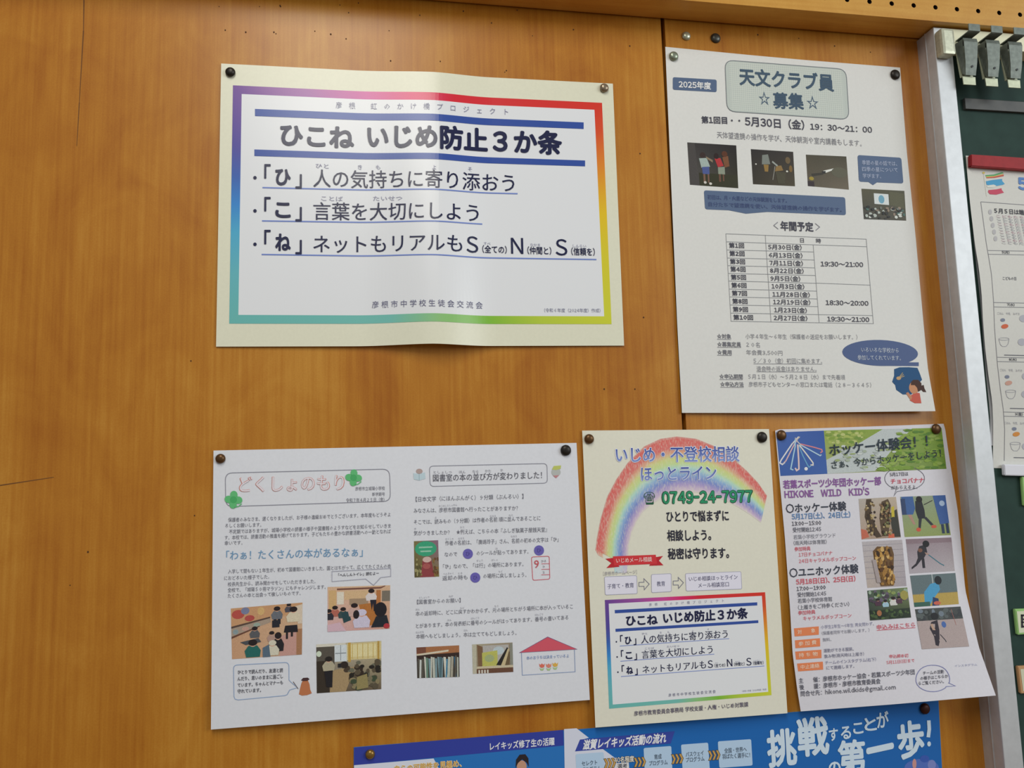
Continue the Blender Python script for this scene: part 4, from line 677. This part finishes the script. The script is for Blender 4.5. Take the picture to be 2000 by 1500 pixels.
for q, st in (([(1550.7, 1227.2), (1599.3, 1223.3), (1599.3, 1239.6), (1552, 1243.2)], '対　　象'), ([(1552.4, 1250.6), (1601.5, 1246.4), (1602, 1262.4), (1553.5, 1266.2)], '参 加 費'), ([(1553, 1272.6), (1604.2, 1268.8), (1604.7, 1285.2), (1554.5, 1288.4)], '持 ち 物'), ([(1556.7, 1296), (1607.2, 1292.2), (1607.9, 1307.8), (1558.8, 1311.4)], '中止連絡')):
    k = 'orange_tag#%d' % q[0][1]; P5.quad(k, q, 'e2865a', 1.6); T(st, q[0][0]+7, (q[0][1]+q[3][1])/2-.4, q[1][0]-7, (q[1][1]+q[2][1])/2, 8, 'f0d4bc', .014, 1, k)
P5.line('speech_bubble#', [(1822+33*math.cos(a)*(1+.03*math.sin(3*a)), 1325+27*math.sin(a)*(1+.04*math.cos(2*a))) for a in (.75+i*2*math.pi/26 for i in range(25))]+[(1853, 1334), (1866, 1339.6), (1848, 1341)], 1.3, '7c80b0', 2, True)
banana = [('p', [(.2, .02), (.34, .02), (.3, .4), (.42, .78), (.52, .96), (.38, .98), (.2, .75), (.12, .45)], '4c3c2c'), ('p', [(.6, .1), (.78, .04), (.84, .2), (.76, .5), (.7, .95), (.52, .95), (.5, .5)], '5a4834'), ('p', [(.78, .4), (.98, .3), (1, .98), (.8, .98)], '3c3c34'), ('p', [(.84, .25), (.92, .22), (.9, .5), (.82, .5)], 'c4b43c'), ('p', [(0, .74), (.14, .78), (.2, .95), (0, 1)], 'c46c54'), ('p', [(.7, .9), (.84, .9), (.84, 1), (.68, 1)], 'd06848'), *speckle(46, (.16, .1, .4, .9), .035, ['9a8454', '3a2c22', '7c6440', 'c0ac80'], 21), *speckle(54, (.54, .12, .8, .92), .035, ['9a8c5c', '3a2c22', '8c6c4c', 'b8a478', '6c744c'], 22)]
P5.pic('sport_photo', [(1677, 974.4), (1750, 970.4), (1759.6, 1049.6), (1683, 1053.6)], ['b4aca4', 'c0b09c', '9c8474', 'b49c88'], banana)
P5.pic('sport_photo#a', [(1758, 970.4), (1846.4, 967), (1857, 1045), (1767, 1049)], ['8c9c84', '94a084', '8c9c58', '94a064'], [('p', [(.02, .0), (.28, .0), (.3, .3), (.24, .45), (.06, .45)], '40639c'), ('r', .0, .05, .1, .45, '34466c'), ('p', [(.12, .45), (.2, .45), (.27, .7), (.22, .7)], 'b08c7c'), ('p', [(.32, .12), (.46, .1), (.5, .35), (.5, .56), (.34, .56), (.3, .35)], '26282e'), ('e', .41, .08, .07, .08, '1e1c1c'), ('p', [(.35, .56), (.42, .56), (.37, .8), (.32, .8)], '30323a'), ('p', [(.46, .54), (.52, .52), (.66, .72), (.6, .74)], '30323a'), ('e', .32, .83, .05, .05, 'cc5840'), ('e', .66, .77, .06, .04, 'cc5840'), ('p', [(.72, 0), (1, 0), (1, .7), (.8, .72), (.76, .4)], '3c5e9c'), ('e', .9, .2, .06, .07, 'a8bcd8'), ('r', .82, .72, .88, .95, '2c3c58'), ('r', .92, .7, .98, .95, '2c3c58'), ('l', [(.5, .22), (.7, .12)], 1.6, '34302c')])
P5.pic('sport_photo#b', [(1683.6, 1058), (1762, 1054), (1770.6, 1144.6), (1694.2, 1148.3)], ['bab4b8', 'b8b0b4', 'a8a0a8', 'bcaea4'], [*[('r', 0, .08+i*.12, 1, .09+i*.12, '98929a') for i in range(7)], ('p', [(.24, .22), (.36, .12), (.72, .14), (.76, .3), (.66, .98), (.34, .98), (.26, .6)], '6c5030'), *speckle(90, (.3, .16, .7, .94), .05, ['a4793c', '5c3c1e', 'c0944c', '7c5a2c', '3c2816', 'd0ac6c'], 23), ('p', [(.2, .4), (.3, .4), (.36, .9), (.26, .9)], 'a89c9c')])
P5.pic('sport_photo#c', [(1769, 1053), (1858, 1049.6), (1864.9, 1115.2), (1776.4, 1120.5)], ['94848c', '9c8c94', 'b4acb0', 'b0a8b0'], [('r', 0, 0, 1, .14, '8c7880'), ('p', [(.28, .22), (.42, .18), (.44, .4), (.34, .6), (.22, .58), (.22, .38)], '2e2c34'), ('e', .43, .16, .075, .1, '1c1a1e'), ('p', [(.22, .56), (.32, .58), (.18, .78), (.06, .88), (.06, .82), (.16, .72)], '2c2a32'), ('p', [(.3, .58), (.36, .58), (.36, .86), (.3, .86)], '2c2a32'), ('p', [(.38, .4), (.46, .44), (.48, .5), (.4, .46)], 'a8887c'), ('l', [(.46, .48), (.7, .76), (.78, .82)], 1.8, '3c7484'), ('e', .29, .34, .05, .06, '7c5444')])
P5.pic('sport_photo#d', [(1777.4, 1124.4), (1866, 1119), (1872.8, 1179.8), (1786, 1185.6)], ['68787c', '5c6468', 'b89c50', 'b49850'], [('r', 0, 0, 1, .6, '647478'), ('r', .47, 0, .49, .35, 'b4bcbc'), ('r', 0, .62, 1, 1, 'b89e52'), ('p', [(.42, .3), (.6, .25), (.62, .5), (.5, .7), (.36, .95), (.24, .95), (.26, .55)], '4c9cc8'), ('e', .6, .2, .08, .14, '20242a'), ('r', 0, .86, .36, 1, '3c6458'), ('p', [(.44, .72), (.56, .78), (.56, 1), (.4, 1)], '2c3c64'), ('e', .52, .92, .08, .06, 'cc6450')])
P5.pic('sport_photo#e', [(1693.8, 1153.6), (1772, 1147.2), (1779.6, 1205.9), (1699.6, 1211.8)], ['4c5c50', '7c8c60', '34382c', '343c34'], [*speckle(60, (.03, .05, .97, .45), .06, ['5c7454', '3c4c3c', '8c9c5c', '6c6074', '9cb09c', '4c4450'], 31), ('e', .9, .25, .1, .16, 'a09850'), *kid(.24, .34, .1, '54384a'), *kid(.42, .4, .1, 'a4c4d4'), *kid(.62, .33, .12, 'd4d4d0'), *kid(.76, .32, .1, '583c4c'), ('r', .0, .68, 1, 1, '2e3a2c'), *speckle(50, (.03, .7, .97, .96), .05, ['28342a', '4c603c', '3c4c34', '587044'], 32), ('e', .24, .78, .06, .1, 'a8704c')])
P5.pic('sport_photo#f', [(1787, 1190), (1876, 1184.5), (1893, 1262.4), (1801, 1268)], ['54585c', '4c5054', 'b09c98', 'b4a4a4'], [('r', 0, 0, 1, .3, '484c4c'), *speckle(24, (.03, .04, .97, .26), .06, ['3c4044', '5c6464', '74808c', '343a3a'], 41), ('r', 0, .3, 1, 1, 'b2a2a0'), ('p', [(.3, .34), (.44, .3), (.44, .55), (.4, .84), (.36, .95), (.3, .92), (.3, .7), (.24, .5)], '342e38'), ('e', .4, .2, .08, .09, '242428'), ('p', [(.27, .4), (.32, .38), (.36, .55), (.3, .54)], 'c0a08c'), ('l', [(.44, .66), (.52, .8), (.54, .86)], 1.6, '34343c'), ('e', .56, .42, .05, .08, '4c6cac'), ('l', [(.78, .05), (.82, .45)], .9, 'a46c64')])
P5.finish({}, {'sport_photo': PHOTO, 'grass_photo': PHOTO})

# ------------------------------------------------------------------ menu sheet on the blackboard
BY = .0102
lx = [(1886.2, 304), (1888.4, 330), (1895.4, 404), (1904.6, 480), (1912, 524), (1917.3, 573), (1920, 627), (1924.2, 680), (1931, 736), (1938, 784.5), (1940, 829), (1939.4, 885), (1940, 914)]
P7 = Paper('menu_sheet', [(1886.2, 304), (2190, 326)], [(2190, 326), (2230, 925)], [(1940, 914), (2230, 925)], lx,
           'white May lunch menu sheet with coloured streamers, hung under the red magnet strip', 'menu sheet', 'd2d1cb', lambda u, v: .0006+.010*math.sin(math.pi*min(1, v*1.02))**2*(1-.5*u), .6, 20, grid=(16, 40), base=BY, spec=.3)
T = lambda st, x0, y0, x1, y1, h, c='70707a', b=.006, res=1, p='lettering': P7.text(p, st, (x0, y0), (x1, y1), h, c, b, 3, res)
fx = lambda L_: [(1870+a*.1267, 290+b*.1267) for a, b in L_]
K = 'streamer_picture'
P7.line(K, fx([(400, 370), (450, 740)]), .8, 'c8c8bc', 2); P7.ell(K, fx([(405, 375)])[0], 2.4, 2, 'd4bc5c', 2.2)
P7.poly(K, fx([(430, 410), (560, 400), (690, 362), (715, 380), (560, 425), (440, 432)]), '5ca46c', 2); P7.poly(K, fx([(440, 432), (560, 425), (715, 390), (700, 405), (560, 438), (445, 445)]), 'd8b45c', 2.1); P7.poly(K, fx([(445, 445), (560, 436), (715, 402), (715, 425), (580, 452), (450, 458)]), 'c4564c', 2.2)
P7.poly(K, fx([(440, 505), (540, 485), (690, 468), (690, 500), (730, 545), (700, 560), (600, 578), (450, 560)]), '4c9cc8', 2); P7.poly(K, fx([(450, 570), (560, 556), (600, 575), (560, 605), (460, 600)]), 'd8d8d0', 2.1); P7.poly(K, fx([(480, 640), (600, 630), (680, 612), (685, 640), (718, 680), (600, 712), (500, 705), (470, 670)]), 'c44c64', 2)
T('５月', 1988, 358.4, 2040, 362, 26, '5c84c0', .05, 3)
ru = [(1915.6, 394), (1926.8, 477), (1931.3, 502.7), (1936.7, 536), (1940.7, 586.7), (1942.7, 640), (1945.7, 680), (1948.5, 713.6), (1954, 760), (1959.7, 799.4), (1962.5, 838.6), (1961.6, 900)]
ln = lambda pts, w=.9: P7.line('menu_grid', pts, w, '7c7c84', 2)
ln(ru); ln([(1915.6, 394), (2180, 413)])
T('５月５日は端午の節句です', 1942, 411.4, 2060, 419, 9.6, '44444c', .03)
for i in range(11): T('こどもたちの健やかな成長を願う日です', 1946+i*1.1, 422+i*5.2, 2150+i*1.1, 433+i*5.2, 5.4, 'a2a2a8' if i % 3 else 'b898a4', .0)
for i in range(5): P7.ell('menu_grid', (1934+i*2.6, 414+i*13), 3.6, 5, 'b4b2b4', 2)
for a, y0, y1 in ((1930, 489, 496.4), (1941, 590.7, 599.3), (1947, 697.7, 706), (1960.4, 804.6, 812.8)): ln([(a, y0), (2200, y0+5)]); ln([(a+.6, y1), (2200, y1+5)])
for st, x, y in (('5(月)', 1957, 492.6), ('7(水)', 1967, 595), ('8(木)', 1971, 702), ('9(金)', 1983, 808.8)): T(st, x, y, x+15, y+.5, 5.6, '50505a', .02)
T('こどもの日', 1958.7, 543.6, 1985, 544.2, 6.4, '60606a', .014)
for x, y, c in ((1948, 612, 'a4a4aa'), (1953, 722.6, 'a4a4aa'), (1961.6, 826, 'a4a4aa')): T('ごはん　牛乳　みそ汁', x, y, x+44, y+1.4, 5, c)
for x, y, c in ((1958.6, 625, '7c8294'), (1967, 736, '7c8294'), (1981, 837.6, '7c8294')): P7.ell('menu_picture#%d' % y, (x, y), 4.6, 3.4, c, 2)
for x, y, c in ((1962.6, 637.4, 'cc6440'), (1970, 748, 'c89c8c'), (1985, 848, 'd08c44')): P7.ell('menu_picture#%d' % y, (x, y), 7, 4.4, c, 2, rot=-.2)
for x, y in ((1961, 667), (1974, 769), (1983, 871)):
    P7.line('menu_picture#%d' % y, [(x+10*math.cos(a), y-5+2.4*math.sin(a)) for a in (i*math.pi/8 for i in range(16))], .8, '9c9ca4', 2, True); P7.line('menu_picture#%d' % y, [(x-10, y-4), (x-7, y+6), (x-3, y+9.6), (x+4, y+9.6), (x+8, y+5), (x+10, y-4)], .8, '9c9ca4', 2)
for x, y in ((1996, 668), (2003, 770), (2004, 872), (1999, 622), (2004, 735)): P7.ell('menu_picture#%d' % y, (x, y), 8, 7, 'b0b0b8', 2)
for x, y in ((1961.6, 693.4), (1972.8, 797.5), (1980, 893.6)): P7.line('menu_grid', [(x, y), (x+60, y+1.4)], 1.6, '6c6c74', 2)
P7.finish()
Q = Paper('paper_sheet', [(1889, 312), (2185, 330)], [(2185, 330), (2220, 880)], [(1934, 870), (2220, 880)], [(1889, 312), (1903, 480), (1916, 600), (1921.4, 680), (1925, 725), (1932, 790), (1935, 830), (1934, 870)],
          'plain grey-white sheet peeking out behind the lunch menu', 'paper', 'bfc0c4', lambda u, v: .0, .6, 60, grid=(4, 20), base=BY+.0002, spec=.3)
Q.finish()
def magnet(name, q, depth, y0, M, label, cat='magnet'):
    """thick bar whose front face is the shape q"""
    bm = bmesh.new(); f = [at(*p, -y0-depth) for p in q]; b = [Vector((v.x, -y0, v.z)) for v in f]
    V = [bm.verts.new(v) for v in f+b]
    for k in ((0, 1, 2, 3), (7, 6, 5, 4), (0, 4, 5, 1), (1, 5, 6, 2), (2, 6, 7, 3), (3, 7, 4, 0)): bm.faces.new([V[i] for i in k])
    bmesh.ops.bevel(bm, geom=bm.edges[:], offset=.0008, segments=2, affect='EDGES')
    return tag(frombm(name, bm, M), label, cat)
magnet('magnetic_bar', [(1897, 301), (2200, 321), (2200, 346), (1897.4, 324)], .006, BY+.0012, grainy(mat('red_magnet', '9c2c30', .55, spec=.2), .1, 150), 'red magnetic strip holding the top of the lunch menu')
magnet('magnetic_bar', [(1961.6, 907), (2230, 912), (2232, 935), (1963, 928.6)], .005, BY+.0014, mat('white_magnet', 'dcdce4', .5), 'white magnetic bar holding down the bottom of the lunch menu')
TE = mat('tag_green', '9cc87c', .5); TW = mat('tag_paper', 'd8dcc0', .55); TO = mat('tag_tan', 'c09468', .5); TT = mat('tag_cream', 'd0cfb4', .55); TD = mat('tag_black', '28242c', .6)
def tagcard(q, inn, M, M2, label, mark):
    o = magnet('name_tag', q, .004, BY+.0002, M, label, 'tag')
    root = empty('name_tag', o.location, label, 'tag')
    for k in ('label', 'category'): del o[k]
    o.name = 'card'; o.parent = root
    bm = bmesh.new(); bm.faces.new([bm.verts.new(at(*p, -BY-.0045)) for p in inn]); frombm('white_face', bm, M2, root)
    if mark:
        bm = bmesh.new()
        for r in mark: bm.faces.new([bm.verts.new(at(*p, -BY-.0048)) for p in r])
        frombm('lettering', bm, TD, root)
    return root
sq = lambda x0, y0, x1, y1: [(x0, y0), (x1, y0+.4), (x1+.6, y1), (x0+.6, y1)]
tagcard([(1982.6, 1190), (2050, 1187.6), (2055, 1236), (1988, 1240)], [(1986, 1194), (2047, 1191), (2051, 1232), (1990.6, 1236)], TE, TW, 'green-edged name tag with dark writing on the blackboard', [sq(1994, 1200, 2040, 1203.6), sq(1994.6, 1208, 2040, 1211), sq(1995, 1214, 2040, 1216.6), sq(1996, 1222, 2040, 1225.6), sq(1994, 1200, 1998, 1226), sq(2006, 1202, 2010, 1226), sq(2030, 1202, 2034, 1226)])
tagcard([(1987.6, 1301.6), (2050, 1298), (2056, 1351), (1994, 1355)], [(1993, 1307), (2047, 1304), (2051, 1346), (1998.4, 1350)], TO, TT, 'tan-edged name tag lowest on the blackboard', None)
tagcard([(1996, 931), (2060, 930), (2066, 986), (2000.6, 988)], [(2001, 936), (2057, 935), (2061, 981), (2005, 983)], TE, TW, 'green-edged name tag just under the white magnetic bar', None)

# ------------------------------------------------------------------ drawing pins
def tack_mesh(r):
    bm = bmesh.new(); pr = [(0, -.0034), (.35, -.0033), (.62, -.0029), (.84, -.0021), (.97, -.0010), (1.0, -.0003), (.97, .0), (.2, .0002), (.14, .0006), (.12, .0010), (0, .0012)]; n = 24; rings = []
    for q, y in pr:
        if q == 0: rings.append([bm.verts.new((0, y, 0))])
        else: rings.append([bm.verts.new((r*q*math.cos(2*math.pi*i/n), y, r*q*math.sin(2*math.pi*i/n))) for i in range(n)])
    for a, b in zip(rings, rings[1:]):
        for i in range(n):
            j = (i+1) % n
            if len(a) == 1: bm.faces.new((a[0], b[i], b[j]))
            elif len(b) == 1: bm.faces.new((a[i], b[0], a[j]))
            else: bm.faces.new((a[i], b[i], b[j], a[j]))
    return bm
PM = {k: mat('pin_'+k, c, r, metal=.6) for k, (c, r) in {'black': ('2e2a26', .4), 'bronze': ('8c7c68', .28), 'grey': ('8c9482', .32), 'silver': ('b8bca4', .3), 'dark': ('4c4c46', .35), 'brown': ('5e4226', .35), 'brass': ('8c6c34', .3), 'red': ('40201c', .45)}.items()}
pins = [(450, 141, 10, 'black', P1, 'black drawing pin in the top left corner of the rainbow-bordered poster'), (1180, 172, 8.6, 'bronze', P1, 'grey-bronze drawing pin in the top right corner of the rainbow-bordered poster'),
    (1315.6, 110, 9, 'grey', P4, 'greenish grey drawing pin in the top left corner of the astronomy notice'), (1748, 146, 9, 'black', P4, 'black drawing pin in the top right corner of the astronomy notice'),
    (1340, 71, 8.4, 'silver', None, 'pale silver spare drawing pin in bare wood above the astronomy notice'), (1397.4, 75, 9.4, 'dark', None, 'dark grey spare drawing pin in bare wood above the astronomy notice'),
    (430.7, 895.8, 10, 'brown', P2, 'brown drawing pin in the top left corner of the library newsletter'), (1105, 879.5, 10.4, 'black', P2, 'black drawing pin in the top right corner of the library newsletter'),
    (1150.6, 857.4, 9.4, 'brown', P3, 'brown drawing pin in the top left corner of the rainbow hotline flyer'), (1488, 854, 10, 'black', P3, 'black drawing pin in the top right corner of the rainbow hotline flyer'),
    (1526, 850, 9.4, 'brown', P5, 'brown drawing pin in the top left corner of the hockey flyer'), (1828, 838, 9, 'brown', P5, 'brown drawing pin in the top right corner of the hockey flyer'),
    (723, 1473, 9.4, 'brass', P6, 'brass drawing pin in the top left corner of the blue sports poster'), (1806, 1384, 9.4, 'red', P6, 'dark red-brown drawing pin in the top right corner of the blue sports poster')]
for x, y, r, k, P, lb in pins:
    p = P.P(x, y, 6) if P else at(x, y, -.0002)
    rad = (at(x+r, y, p.y)-at(x, y, p.y)).length
    o = frombm('drawing_pin', tack_mesh(rad), PM[k], None, True); o.location = p; tag(o, lb, 'pin', 'drawing pins on the wall' )
bpy.data.objects.remove(fto); bpy.data.curves.remove(fontob)
